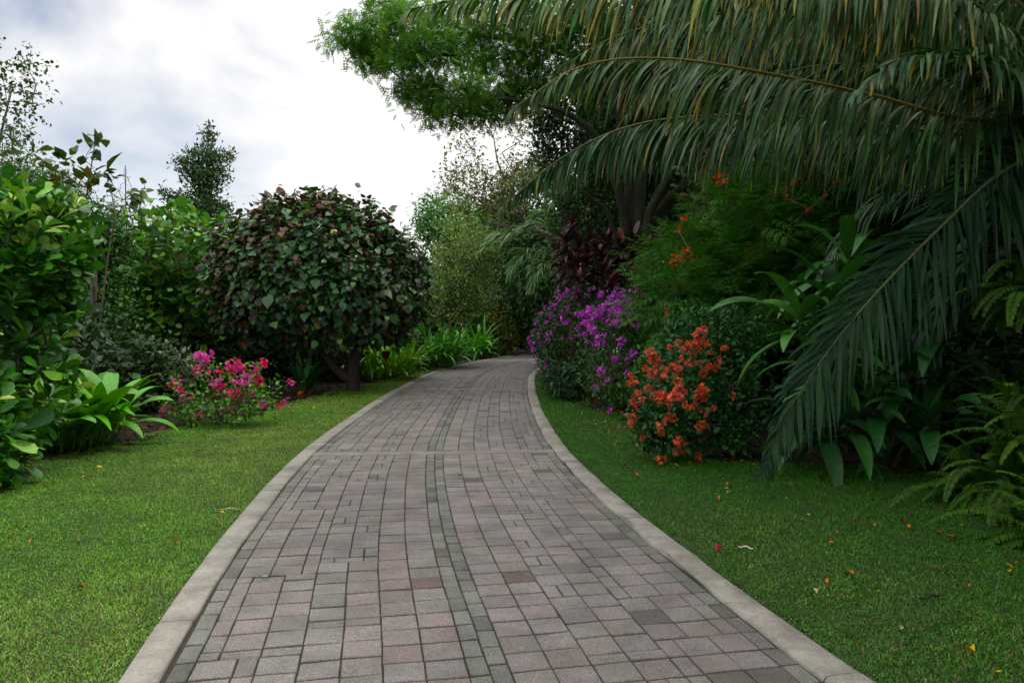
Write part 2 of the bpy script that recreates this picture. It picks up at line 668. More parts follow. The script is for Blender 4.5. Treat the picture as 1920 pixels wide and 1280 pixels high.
def on_path(s, u):
    """points at arc length s, u metres to the right of the centre line"""
    s = np.asarray(s, float)
    u = np.asarray(u, float)
    x = np.interp(s, CS, CL[:, 0]) + u * np.interp(s, CS, CN[:, 0])
    y = np.interp(s, CS, CL[:, 1]) + u * np.interp(s, CS, CN[:, 1])
    return x, y


def lateral(x, y):
    """signed distance right of the path's centre line (exact near it, monotonic away from it)"""
    x, y = np.asarray(x, float), np.asarray(y, float)
    sh = np.broadcast(x, y).shape
    xf_, yf_ = np.broadcast_to(x, sh).ravel(), np.broadcast_to(y, sh).ravel()
    res = np.empty(len(xf_))
    c, nrm_ = CL[::4], CN[::4]
    for i in range(0, len(xf_), 20000):
        d2 = (xf_[i:i + 20000, None] - c[None, :, 0]) ** 2 + (yf_[i:i + 20000, None] - c[None, :, 1]) ** 2
        k = d2.argmin(1)
        side = (xf_[i:i + 20000] - c[k, 0]) * nrm_[k, 0] + (yf_[i:i + 20000] - c[k, 1]) * nrm_[k, 1]
        res[i:i + 20000] = np.where(side >= 0, 1, -1) * np.sqrt(d2[np.arange(len(k)), k])
    return res.reshape(sh)


KR, KL = 1.64, -1.64
LB = np.array([(-5.6, -6), (-5.4, 4), (-5.35, 8), (-4.95, 10.4), (-4.6, 11.8), (-4.2, 14.4), (-4.0, 16.2), (-3.6, 19), (-3.1, 22), (-2.3, 26), (-1.0, 31), (.4, 34.5), (2.4, 38.5)])
RB = np.array([(4.6, -6), (3.9, 2), (3.5, 4.6), (3.7, 6.2), (3.9, 7.3), (3.7, 8.2), (2.6, 7.9), (2.0, 8.3), (1.75, 9.5), (1.9, 12.2), (1.35, 14.2), (.95, 15.6), (.75, 18), (1.0, 21), (2.0, 27), (4.0, 34)])


def left_edge(y):
    return np.interp(y, LB[:, 1], LB[:, 0]) + .1 * np.sin(np.asarray(y) * 2.1) + .05 * np.sin(np.asarray(y) * 5.3)


def right_edge(y):
    yy = np.asarray(y, float)
    a = np.interp(yy, [-6, 2, 4.6, 6.2, 7.0, 7.6, 8.1, 8.5, 9.5, 12.2, 14.2, 15.6, 18, 21, 27, 34], [4.6, 3.9, 3.6, 3.9, 4.2, 4.1, 3.5, 2.1, 1.75, 1.9, 1.35, .95, .75, 1.0, 2.0, 4.0])
    return a + .06 * np.sin(yy * 3.1) + .04 * np.sin(yy * 7.3)


def terrain(x, y):
    x, y = np.asarray(x, float), np.asarray(y, float)
    l = lateral(x, y)
    r = 2.3 * smooth((l - 2.9) / 5.0) * smooth((y - 9) / 9) + .7 * smooth((l - 4.2) / 5.0)
    lf = -.35 * smooth((-l - 4.6) / 5.0)
    dip = -.05 * (1 - smooth((np.abs(l) - 1.46) / .2))
    far = smooth((np.hypot(x, y - 15) - 60) / 60)
    und = .04 * np.sin(x * .9 + 1) * np.sin(y * .7) * smooth((np.abs(l) - 2.1) / 1.5)
    return (r + lf) * (1 - far * .5) + dip + und


def gz(x, y):
    return float(terrain(np.array([x]), np.array([y]))[0])


def on_ground(px, py):
    """ground point behind pixel (flat ground), then dropped on the terrain"""
    d = 5.0
    for _ in range(40):
        p = at(px, py, d)
        d *= (CAMZ / max(CAMZ - p[2], 1e-3)) if p[2] < CAMZ else 1.2
    p = at(px, py, d)
    p[2] = gz(p[0], p[1])
    return p


def gridlines(lo, hi, nlo, nhi, fine):
    a = list(np.arange(nlo, nhi + 1e-6, fine))
    st, p = fine, a[-1]
    while p < hi:
        st *= 1.25
        p += st
        a.append(min(p, hi))
    st, p = fine, a[0]
    while p > lo:
        st *= 1.25
        p -= st
        a.insert(0, max(p, lo))
    return np.array(a)


gx = gridlines(-400, 400, -9, 9, .16)
gy = gridlines(-200, 600, -3, 40, .16)
GX, GY = np.meshgrid(gx, gy)
GZ = terrain(GX, GY)
le, re_ = left_edge(GY), right_edge(GY)
bed = np.clip(np.maximum((le - GX), (GX - re_)) / .25 + .5, 0, 1)
bed = np.where(GY > 36, 1.0, bed)
gc = bed[..., None] * np.array([.018, .013, .009]) + (1 - bed[..., None]) * np.array([.040, .085, .020])
mb = MB()
ny, nx = GX.shape
ii = (np.arange(ny - 1)[:, None] * nx + np.arange(nx - 1)[None]).ravel()
mb.add(np.stack([GX, GY, GZ], -1).reshape(-1, 3), [np.stack([ii, ii + 1, ii + nx + 1, ii + nx], 1)], gc.reshape(-1, 3))
M_SOIL = stone_mat('soil', None, 90, .45, .45, .8, .02, (.06, .042, .025))
tag(mb.build('ground', M_SOIL), kind='structure')

# ------------------------------------------------------------------ brick path
H = .0955                                                  # half a paver
rsp = R(11)


def s_at_y(y):
    return float(np.interp(y, CL[:, 1], CS))


BARS = [s_at_y(9.0), s_at_y(17.3), s_at_y(26.0)]
pieces = []                                                # (s0, s1, u0, u1, kind)
NROW = int(CS[-1] / H)
SST = 0


def straight(u0, w, kinds, L=2, stagger=0):
    i = -stagger
    while i < NROW:
        pieces.append((max(i, 0), min(i + L, NROW), u0, u0 + w, kinds))
        i += L


def ashlar(u0, wide, seed, mirror):
    r = R(seed)
    i = 0
    while i < NROW:
        k = int(r.integers(0, wide // 2 + 1))
        run = int(r.integers(2, 8))
        for q in range(run):
            u = 0
            for c in range(wide // 2 + 1):
                if c == k and wide % 2:
                    pieces.append((i, i + 2, u0 + u, u0 + u + 1, 'a'))
                    u += 1
                if c == k and wide % 2 == 0 and c < wide // 2 and q % 3 == 0:
                    pieces.append((i, i + 2, u0 + u, u0 + u + 1, 'a'))
                    pieces.append((i, i + 2, u0 + u + 1, u0 + u + 2, 'a'))
                    u += 2
                elif c < wide // 2:
                    pieces.append((i, i + 2, u0 + u, u0 + u + 2, 'a'))
                    u += 2
            i += 2
        if r.random() < .75:                               # a thin course
            u = 0
            if r.random() < .5:
                pieces.append((i, i + 1, u0, u0 + 1, 'a'))
                u = 1
            while u < wide:
                w = min(2, wide - u)
                pieces.append((i, i + 1, u0 + u, u0 + u + w, 'a'))
                u += w
            i += 1


straight(0, 1, 'edge', 2)
ashlar(1, 5, 21, 0)
ashlar(6, 4, 25, 0)
straight(10, 2, 'red')
straight(12, 2, 'red')
straight(14, 1, 'mid', 2)
straight(15, 1, 'mid', 2, 1)
straight(16, 2, 'red')
straight(18, 2, 'red')
ashlar(20, 4, 22, 1)
ashlar(24, 5, 26, 1)
straight(29, 1, 'edge', 2)
A = np.array([p[:4] for p in pieces], float)
kd = np.array([p[4] for p in pieces])
s0, s1 = A[:, 0] * H, A[:, 1] * H
u0, u1 = (A[:, 2] - 15) * H, (A[:, 3] - 15) * H
for b in BARS:                                             # leave room for the concrete bands
    s1 = np.where((s0 < b - .11) & (s1 > b - .11), b - .115, s1)
    s0 = np.where((s0 < b + .11) & (s0 > b - .13), b + .115, s0)
ok = s1 - s0 > .03
s0, s1, u0, u1, kd = s0[ok], s1[ok], u0[ok], u1[ok], kd[ok]
n = len(s0)
col = np.zeros((n, 3))
for key, ch in {'a': [(12, (.213, .199, .190)), (4, (.224, .197, .188)), (.7, (.12, .112, .103)), (3, (.19, .183, .174))],
                'red': [(6, (.220, .200, .193)), (3, (.226, .190, .184)), (.2, (.14, .105, .10)), (.2, (.12, .11, .104)), (7, (.213, .198, .189))],
                'mid': [(8, (.182, .187, .170)), (3, (.155, .157, .142)), (1.1, (.115, .113, .102))],
                'edge': [(8, (.185, .19, .174)), (3, (.155, .158, .145)), (.5, (.115, .115, .105))]}.items():
    m_ = kd == key
    col[m_] = pal(rsp, m_.sum(), ch, .055, .010)
sm, um = (s0 + s1) / 2, (u0 + u1) / 2
xm, ym = on_path(sm, um)
tone = vnoise(np.c_[xm * .8, ym * .35, 0 * xm + 4])
col *= (.86 + .28 * tone)[:, None]
# real joints wander, a millimetre or two of height and tilt between neighbours
jx = lambda a: a + rsp.normal(0, .0014, n)
gp = .0040
e = .004
z0 = rsp.normal(0, .0012, n)
tl, tw = rsp.normal(0, .0010, n), rsp.normal(0, .0010, n)
sag = lambda s_, u_: .006 * (vnoise(np.c_[s_ * .7, u_ * .9, 0 * s_ + 9]) - .5) - .0
wob = lambda s_, u_: .012 * (vnoise(np.c_[s_ * 1.1, u_ * 1.3, 0 * s_ + 31]) - .5)
V = np.zeros((n, 12, 3))
cs = [(s0, u0, 1, 1), (s1, u0, -1, 1), (s1, u1, -1, -1), (s0, u1, 1, -1)]
for i, (s_, u_, a, b) in enumerate(cs):
    sj, uj = jx(s_), jx(u_)
    wu, ws = wob(s_, u_), wob(s_ + 50, u_)
    top = z0 - a * tl - b * tw + sag(s_, u_)
    for lv, (g, zz) in enumerate([(gp, -.03), (gp, -e), (gp + e * .9, 0)]):
        x, y = on_path(sj + a * (g + .0040) + ws, uj + b * (g if lv < 2 else g - .0008) + wu)
        V[:, lv * 4 + i, 0], V[:, lv * 4 + i, 1], V[:, lv * 4 + i, 2] = x, y, zz + top
F = [(8, 11, 10, 9)]
for lv in (0, 1):
    for i in range(4):
        j = (i + 1) % 4
        F.append((lv * 4 + i, lv * 4 + 4 + i, lv * 4 + 4 + j, lv * 4 + j))
F = np.array(F)
mb = MB()
mb.add(V.reshape(-1, 3), [(F[None] + (np.arange(n) * 12)[:, None, None]).reshape(-1, 4)], np.repeat(col, 12, 0))
tag(mb.build('path', M_PAVER, flat=True), kind='structure')


def strip(name, sa, sb, prof, mat, ds=.25, wander=0.0, seed=0, cut=None):
    """sweep the profile [(u, z)...] along the path, in lengths of cut metres with open joints"""
    mb = MB()
    r = R(seed + 900)
    cuts = [sa]
    while cut and cuts[-1] < sb - cut * 1.5:
        cuts.append(cuts[-1] + cut * r.uniform(.8, 1.2))
    cuts.append(sb)
    for c0, c1 in zip(cuts[:-1], cuts[1:]):
        s = np.linspace(c0, c1 - (.0035 if cut else 0), max(3, int((c1 - c0) / ds) + 1))
        dz, du = (r.normal(0, .0012), r.normal(0, .0015)) if cut else (0, 0)
        V = []
        for j, (u, z) in enumerate(prof):
            w = wander * (vnoise(np.c_[s * 2.6, 0 * s + j * 1.1, 0 * s + seed]) - .5) * 2 if wander else 0
            x, y = on_path(s, u + du + w)
            V.append(np.stack([x, y, 0 * s + z + dz + (w * .35 if wander else 0)], 1))
        k = len(prof)
        V = np.stack(V, 1).reshape(-1, 3)
        m = len(s)
        f = []
        for j in range(k - 1):
            a = np.arange(m - 1) * k + j
            f.append(np.stack([a, a + k, a + k + 1, a + 1], 1))
        F = [np.concatenate(f)]
        if cut:
            F += [np.array([list(range(k))[::-1]]), np.array([list(range((m - 1) * k, m * k))])]
        mb.add(V, F, (.3, .3, .3))
    return mb.build(name, mat)


tag(strip('path_bed', 0, CS[-1], [(-1.5, -.0105), (1.5, -.0105)], M_JOINT, .2), kind='structure')
KP = [(0, -.15), (0, .006), (.006, .016), (.018, .021), (.09, .023), (.165, .021), (.182, .014), (.19, .0), (.19, -.15)]
tag(strip('kerb_left', 0, CS[-1], [(-1.446 - u, z - .013) for u, z in KP][::-1], M_KERB, .12, .008, 1, 2.6), kind='structure')
tag(strip('kerb_right', 0, CS[-1], [(1.446 + u, z - .004) for u, z in KP], M_KERB, .12, .012, 5, 3.1), kind='structure')
for b in BARS:
    mb = MB()
    u = np.linspace(-1.44, 1.44, 41)
    P = []
    for ds, z in [(-.10, -.03), (-.10, -.003), (-.094, .003), (.094, .003), (.10, -.003), (.10, -.03)]:
        w = .006 * (vnoise(np.c_[u * 4, 0 * u + ds * 40, 0 * u + b]) - .5)
        x, y = on_path(b + ds + w, u)
        P.append(np.stack([x, y, 0 * u + z], 1))
    V = np.stack(P, 1).reshape(-1, 3)
    f = [np.stack([np.arange(40) * 6 + j, np.arange(40) * 6 + j + 1, np.arange(40) * 6 + j + 7, np.arange(40) * 6 + j + 6], 1) for j in range(5)]
    mb.add(V, [np.concatenate(f)], (.3, .3, .3))
    tag(mb.build('path_band', M_BAND), kind='structure')

# ------------------------------------------------------------------ grass: real blades, thinner cover far away
rg = R(5)


def grass(name, n_tot, side, cols_, blade, ylo, yhi, pw, wide):
    t = rg.random(n_tot)
    y = ylo * (yhi / ylo) ** (t ** pw)                     # denser near the viewer
    y = y - 1.2 * (y < 2.2) * rg.random(n_tot)
    if side < 0:
        a, b = left_edge(y) - .1, np.interp(y, CL[:, 1], CL[:, 0]) - 1.60
    else:
        a, b = np.interp(y, CL[:, 1], CL[:, 0]) + 1.60, right_edge(y) + .15
    x = a + (b - a) * rg.random(n_tot)
    l = np.abs(lateral(x, y))
    edge = .035 * (vnoise(np.c_[x * 5, y * 5, 0 * x]) - .35)
    k = (l > 1.628 + edge) & (rg.random(n_tot) < np.clip((b - a) / 3.6, 0.15, 1))
    bare = vnoise(np.c_[x * 1.3, y * 1.3, 0 * x + 2]) + .5 * vnoise(np.c_[x * 4.1, y * 4.1, 0 * x + 7])
    near_k = np.clip(1 - (l - 1.64) / .35, 0, 1)
    k &= bare > .1 + near_k * .06
    x, y, l = x[k], y[k], l[k]
    n = len(x)
    z = terrain(x, y) - .004
    base = np.stack([x, y, z], 1)
    ph = vnoise(np.c_[x * .55, y * .55, 0 * x + 12])
    ph2 = vnoise(np.c_[x * 3.2, y * 3.2, 0 * x + 17])
    C = pal(rg, n, cols_[0], .25)
    dry = np.clip((ph - .30) * 2.4, 0, 1) * np.clip(1.5 - (l - 1.6) / 1.5, 0, 1) * (rg.random(n) < .5)
    D = pal(rg, n, cols_[1], .25)
    C = C * (1 - dry[:, None]) + D * dry[:, None]
    C *= (.86 + .28 * ph2)[:, None]
    tall = (.75 + .5 * ph2) * np.clip(.55 + (l - 1.62) / .35, .55, 1)
    far = np.clip(y / 7, 1, 2.4)
    L = blade * np.exp(rg.normal(0, .35, n)) * tall
    W = wide * np.exp(rg.normal(0, .25, n)) * far
    az = rg.random(n) * 2 * math.pi
    lean = np.abs(rg.normal(1.1, .6, n))
    d0 = np.stack([np.cos(az) * lean, np.sin(az) * lean, np.ones(n)], 1)
    hint = np.stack([-np.sin(az), np.cos(az), 0 * az], 1)
    hint = np.cross(unit(d0), hint)
    m2 = MB()
    ribbons(m2, base, d0, L, W, 2, 1.0, lambda t: np.array([.8, 1, .12]), hint, .0, C * .8, C * 1.12, rg)
    # flatten the 3-vertex sections to keep blades light: drop the middle vertices' faces by reusing outer ones
    Vv = m2.V[0].reshape(n, 3, 3, 3)[:, :, [0, 2]].reshape(-1, 3)
    Cc = m2.C[0].reshape(n, 3, 3, 3)[:, :, [0, 2]].reshape(-1, 3)
    f = np.array([(0, 1, 3, 2), (2, 3, 5, 4)])
    mb = MB()
    mb.add(Vv, [(f[None] + (np.arange(n) * 6)[:, None, None]).reshape(-1, 4)], Cc)
    return tag(mb.build(name, M_GRASS), kind='stuff')


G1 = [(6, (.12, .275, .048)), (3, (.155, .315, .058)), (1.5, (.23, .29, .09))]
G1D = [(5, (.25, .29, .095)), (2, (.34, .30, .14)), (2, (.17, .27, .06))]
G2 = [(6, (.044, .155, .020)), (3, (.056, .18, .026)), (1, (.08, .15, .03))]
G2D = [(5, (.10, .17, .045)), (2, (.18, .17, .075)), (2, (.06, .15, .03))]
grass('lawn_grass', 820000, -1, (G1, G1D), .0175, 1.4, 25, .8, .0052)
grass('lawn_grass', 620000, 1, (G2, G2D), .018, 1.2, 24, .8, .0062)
# ------------------------------------------------------------------ plants of the left side
WOOD = (.10, .082, .065)
PALEWOOD = (.19, .165, .135)
DARKWOOD = (.055, .045, .036)


def curve(*pts, n=14):
    return spline(np.array(pts), n)


def foot(x, y):
    return np.array([x, y, gz(x, y)])


def crown_plant(name, label, cat, base, mats, seed, blobs, T, L, W, C, cover=1.3, per=4, wood=WOOD, limbs=None, r0=.06, every=3,
                rtip=.005, parts=('trunk', 'crown'), group=None, floor=None, kw=None, shell=.6, lump=.35, rmax=.2, freq=1.6, extra=None):
    """a woody plant: trunk and branches grown towards its leaf clusters. blobs = [(centre, radii), ...]"""
    rs = R(seed)
    t = thing(name, label, cat, base, group)
    n_per_m2 = cover / (L * W * .6)
    P, N = [], []
    for c, r in blobs:
        r = np.asarray(r, float)
        area = 4 * math.pi * ((r[0] * r[1]) ** 1.6 / 3 + (r[0] * r[2]) ** 1.6 / 3 + (r[1] * r[2]) ** 1.6 / 3) ** (1 / 1.6)
        p, q = blob(rs, c, r, max(6, int(area * n_per_m2 / per)), shell, lump, freq)
        P.append(p)
        N.append(q)
    P, N = np.vstack(P), np.vstack(N)
    up = P[:, 2] > terrain(P[:, 0], P[:, 1]) + .05
    if floor is not None:
        up &= P[:, 2] > floor(P[:, 0])
    P, N = P[up], N[up]
    tw = MB()
    if limbs is None:
        c0 = np.asarray(blobs[0][0])
        limbs = [(curve(base - Z * .1, base * .55 + c0 * .45 + rs.normal(0, .06, 3), c0 * .9 + base * .1), r0, r0 * .4)]
    grow(tw, rs, limbs, P[::every], rtip, C=wood, rmax=rmax)
    tw.build(parts[0], mats[0], t)
    lv = MB()
    leafcloud(lv, rs, P, N, T, L, W, C, per=per, **(kw or {}))
    if extra:
        extra(lv, rs, P, N)
    lv.build(parts[1], mats[1], t)
    return t


# --- the round tree with dark and wine-red heart leaves beside the path
hb = on_ground(662, 733)
hc = at(602, 520, 17.0)


def hib_col(p, nn):
    rs = R(int(len(p)) + 3)
    n = len(p)
    h = (p[:, 2] - hc[2]) / 2.0
    out = nn[:, 2]
    left = (hc[0] - p[:, 0]) / 2.6
    pr = np.clip(.10 + .34 * np.clip(h, 0, 1.2) + .12 * np.clip(left, -1, 1) * (h > -.2), .04, .6)
    c = pal(rs, n, [(5, (.036, .10, .040)), (4, (.052, .135, .042)), (2, (.065, .055, .042)), (1, (.085, .18, .035))], .28)
    red = pal(rs, n, [(6, (.085, .032, .030)), (4, (.12, .06, .03)), (.8, (.26, .075, .035)), (.7, (.34, .31, .12))], .3)
    k = rs.random(n) < pr
    c[k] = red[k]
    return c


crown_plant('hibiscus_tree', 'round leafy tree with dark green and wine red heart shaped leaves beside the path', 'tree', hb, (M_BARK, M_HEART), 31,
            [(hc + np.array([.05, 0, .05]), (2.25, 2.3, 1.75)), (hc + np.array([-.9, -.3, -.25]), (1.45, 1.9, 1.3)), (hc + np.array([-.2, -.4, .35]), (2.0, 1.9, 1.3)), (hc + np.array([.95, -.2, -.2]), (1.55, 1.9, 1.4))],
            HEART, .116, .112, hib_col, cover=1.3, per=5, wood=DARKWOOD,
            limbs=[(curve(hb - Z * .1, hb + np.array([.02, 0, .7]), at(680, 640, 16.9), at(700, 560, 17)), .17, .07),
                   (curve(hb + np.array([-.05, 0, .25]), at(628, 690, 16.8), at(598, 650, 16.7), at(545, 590, 16.7)), .12, .05),
                   (curve(hb + np.array([-.02, .1, .4]), at(645, 670, 17), at(632, 635, 17.2), at(600, 560, 17.6)), .09, .04)],
            every=6, rtip=.005, shell=.76, lump=.16, freq=3.4, floor=lambda x: np.interp(x, [hb[0] - 2.2, hb[0] - 1.2, hb[0] - .5, hb[0] + .6, hb[0] + 1.6], [.60, .78, 1.12, 1.12, .95]), kw=dict(spread=.085, out=.6, rise=-.45, rnd=.42, upz=.95, upn=.62, lv=.27))

# --- glossy paddle-leaved bush, left foreground
cb = np.array([-5.75, 7.6, gz(-5.75, 7.6)])


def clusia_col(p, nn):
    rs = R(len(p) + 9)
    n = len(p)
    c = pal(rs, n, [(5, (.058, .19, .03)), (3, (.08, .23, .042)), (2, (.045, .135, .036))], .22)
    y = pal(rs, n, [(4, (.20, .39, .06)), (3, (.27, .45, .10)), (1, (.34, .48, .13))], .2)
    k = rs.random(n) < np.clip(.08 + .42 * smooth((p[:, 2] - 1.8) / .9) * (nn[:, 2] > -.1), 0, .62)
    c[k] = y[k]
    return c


def rosettes(pts, nrm, lv, rs, T, L, W, C, k=7):
    ax = unit(nrm * .65 + Z * .85 + .35 * rs.normal(0, 1, pts.shape))
    a = rs.random((len(pts), 1)) * 6.28 + np.arange(k)[None] * 2.4
    x = unit(np.cross(ax, np.array([.3, .2, 1.0])))
    y = np.cross(ax, x)
    el = (.95 - .8 * np.arange(k) / k)[None, :, None]
    rad = np.cos(a)[..., None] * x[:, None] + np.sin(a)[..., None] * y[:, None]
    fwd = rad * (1.1 - .5 * el) + ax[:, None] * el * .9 + .12 * rs.normal(0, 1, rad.shape)
    up = ax[:, None] - rad * .3 + .15 * rs.normal(0, 1, rad.shape)
    p = np.repeat(pts, k, 0) + rad.reshape(-1, 3) * .015 - (np.tile(np.arange(k), len(pts)) * .012)[:, None] * np.repeat(ax, k, 0)
    s = np.exp(rs.normal(0, .2, len(p)))
    nn = np.repeat(nrm, k, 0)
    scatter(lv, T, p, fwd.reshape(-1, 3), up.reshape(-1, 3), L * s, W * s, C(p, nn) if callable(C) else pal(rs, len(p), C))


def clusia(name, label, base, blobs, seed, n, L=.18, W=.082, group=None):
    rs = R(seed)
    t = thing(name, label, 'bush', base, group)
    P, N = [], []
    for c, r in blobs:
        p, q = blob(rs, c, r, n, .62, .28, 2.0)
        P.append(p)
        N.append(q)
    P, N = np.vstack(P), np.vstack(N)
    k = P[:, 2] > .12
    P, N = P[k], N[k]
    tw = MB()
    grow(tw, rs, [(curve(base - Z * .1, base + np.array([.15, 0, .8]), np.asarray(blobs[0][0])), .06, .03),
                  (curve(base - Z * .1, base + np.array([-.3, -.1, .8]), np.asarray(blobs[0][0]) + [-.4, 0, .2]), .05, .03)], P[::2], .006, C=(.09, .08, .06))
    tw.build('trunk', M_BARK, t)
    lv = MB()
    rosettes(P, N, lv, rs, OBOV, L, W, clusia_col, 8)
    lv.build('foliage', M_GLOSS, t)
    return t


clusia('paddle_leaf_bush', 'tall glossy bush with thick paddle shaped leaves at the left edge of the lawn', cb,
       [(at(-70, 620, 7.6), (1.05, 1.1, 1.45)), (at(40, 470, 7.7), (.66, .8, .66)), (at(-85, 830, 7.0), (.50, .6, .6)), (at(-190, 560, 7.4), (1.1, 1.1, 1.5))], 41, 300)


# --- bushes with ribbons for leaves: every leaf a part
def leafy_clump(name, label, cat, base, seed, n, L, W, spread, el, grav, cols_, mat, part='leaf', prof=prof_broad, fold=.25, S=9, group=None, az=None,
                stems=True, droop_tip=None, merge=False, tipmix=1.15, hgt=(.05, .4)):
    rs = R(seed)
    t = thing(name, label, cat, base, group)
    azs = rs.uniform(0, 2 * math.pi, n) if az is None else rs.uniform(az[0], az[1], n)
    rr = spread * np.sqrt(rs.random(n))
    h = rs.uniform(*hgt, n)
    off = rs.uniform(0, 6.28, n)
    b = np.stack([rr * np.cos(off) * 1.0, rr * np.sin(off), h], 1) + np.asarray(base)
    b[:, 2] = terrain(b[:, 0], b[:, 1]) + h
    e = np.radians(rs.uniform(el[0], el[1], n))
    azs = np.where(rs.random(n) < .6, np.arctan2(np.sin(off), np.cos(off)) + rs.normal(0, .6, n), azs) if az is None else azs
    d = np.stack([np.cos(azs) * np.cos(e), np.sin(azs) * np.cos(e), np.sin(e)], 1)
    LL = L * np.exp(rs.normal(0, .2, n))
    WW = W * np.exp(rs.normal(0, .15, n))
    C = pal(rs, n, cols_, .18)
    g = grav * np.exp(rs.normal(0, .3, n))
    if stems:
        sm = MB()
        g0 = b.copy()
        g0[:, 2] = terrain(b[:, 0], b[:, 1]) - .03
        g0[:, :2] = b[:, :2] * .8 + np.asarray(base)[:2] * .2
        tubes(sm, g0, b, .012, .008, C * .8)
        sm.build('stems', mat, t)
    one = MB()
    for i in range(n):
        m = one if merge else MB()
        ribbons(m, b[i:i + 1], d[i:i + 1], LL[i], WW[i], S, g[i], prof, np.array([[0, 0, 1.0]]), fold, C[i:i + 1] * .9, C[i:i + 1] * tipmix, rs, .25)
        if not merge:
            m.build(part, mat, t)
    if merge:
        one.build('leaves', mat, t)
    return t


gb = on_ground(175, 838)
leafy_clump('ginger_clump', 'bright green clump of long broad leaves on the lawn edge by the paddle leaf bush', 'plant', gb + np.array([-.45, .1, 0]), 51, 100, .80, .19, .75, (10, 64), 1.25,
            [(5, (.10, .31, .028)), (3, (.15, .38, .04)), (1, (.06, .19, .022))], M_GLOSS, hgt=(.1, .42))

# --- strap-leaved clumps beyond the round tree
for i, (px, py, n, L, sp, lab) in enumerate([
        (742, 712, 170, 1.0, .8, 'nearest yellow green clump of strappy leaves right of the round tree trunk'),
        (818, 690, 240, 1.3, 1.1, 'largest dark green clump of arching strap leaves along the path kerb'),
        (888, 672, 200, 1.15, 1.0, 'farthest small clump of strap leaves near the bend of the path')]):
    b = on_ground(px, py)
    leafy_clump('strap_leaf_clump', lab, 'plant', b + np.array([-.4, .35, 0]), 60 + i, n, L, .13 if i else .10, sp, (28, 82), 1.5,
                [[(4, (.13, .36, .03)), (3, (.22, .42, .045))], [(5, (.07, .24, .036)), (2, (.11, .31, .045))], [(4, (.09, .28, .04)), (2, (.12, .32, .045))]][i],
                M_GLOSS, prof=prof_strap, group='strap leaf clumps along the kerb', hgt=(.02, .3), stems=False, merge=True)


# --- bougainvilleas: canes, small leaves, clusters of papery bracts as parts
def blossom_mesh(name, seed, nflo, rad, size, cols_):
    rs = R(seed)
    mb = MB()
    p, q = blob(rs, (0, 0, 0), (rad, rad, rad * .85), nflo, .55, .3)
    for k in range(3):
        x = unit(np.cross(q, rs.normal(0, 1, q.shape)))
        fwd = q * .75 + x * .75
        s = size * np.exp(rs.normal(0, .2, len(p)))
        scatter(mb, OVATE, p, fwd, q - x * .9 + .3 * rs.normal(0, 1, q.shape), s, s * .85, pal(rs, len(p), cols_, .14))
    return mb.mesh(name, M_PETAL)


def bougainvillea(label, base, seed, blobs, n_leaf, leafL, cols_, flo_cols, flo_pts, rad, size, canes, group=None, leaf_mat_=M_LEAF, per=5, wood=(.12, .095, .075), shell=.55, nflo=11, every=4):
    rs = R(seed)
    t = thing('bougainvillea', label, 'shrub', base, group)
    P, N = [], []
    for c, r in blobs:
        p, q = blob(rs, c, r, n_leaf, shell, .32, 2.2)
        P.append(p)
        N.append(q)
    P, N = np.vstack(P), np.vstack(N)
    k = P[:, 2] > terrain(P[:, 0], P[:, 1]) + .06
    P, N = P[k], N[k]
    tw = MB()
    limbs = []
    for i in range(canes):
        g = P[rs.integers(len(P))]
        limbs.append((curve(base - Z * .05 + rs.normal(0, .04, 3) * [1, 1, 0], base * .6 + g * .4 + Z * .18, g), .018, .006))
    F = np.array(flo_pts)
    grow(tw, rs, limbs, np.vstack([P[::every], F]), .0032, C=wood, rmax=.03, sides=4)
    tw.build('canes', M_BARK, t)
    lv = MB()
    leafcloud(lv, rs, P, N, OVATE, leafL, leafL * .62, cols_, per=per, spread=.055, out=.6, rise=.1, rnd=.6, upz=.8, upn=.5, lv=.25)
    fn = unit(F - np.mean([b[0] for b in blobs], 0))
    leafcloud(lv, rs, F, fn, OVATE, leafL, leafL * .62, cols_, per=4, spread=.07, rnd=.7)
    lv.build('foliage', leaf_mat_, t)
    ms = [blossom_mesh('blossom_cluster', seed * 7 + i, nflo, rad, size, flo_cols[i % len(flo_cols)]) for i in range(6)]
    for i, p in enumerate(F):
        o = bpy.data.objects.new('blossom_cluster', ms[int(rs.integers(6))])
        o.parent = t
        o.location = tuple(p - np.asarray(base))
        o.rotation_euler = tuple(rs.uniform(0, 6.28, 3))
        s = math.exp(rs.normal(-.1, .28))
        o.scale = (s, s, s)
        COL.objects.link(o)
    return t


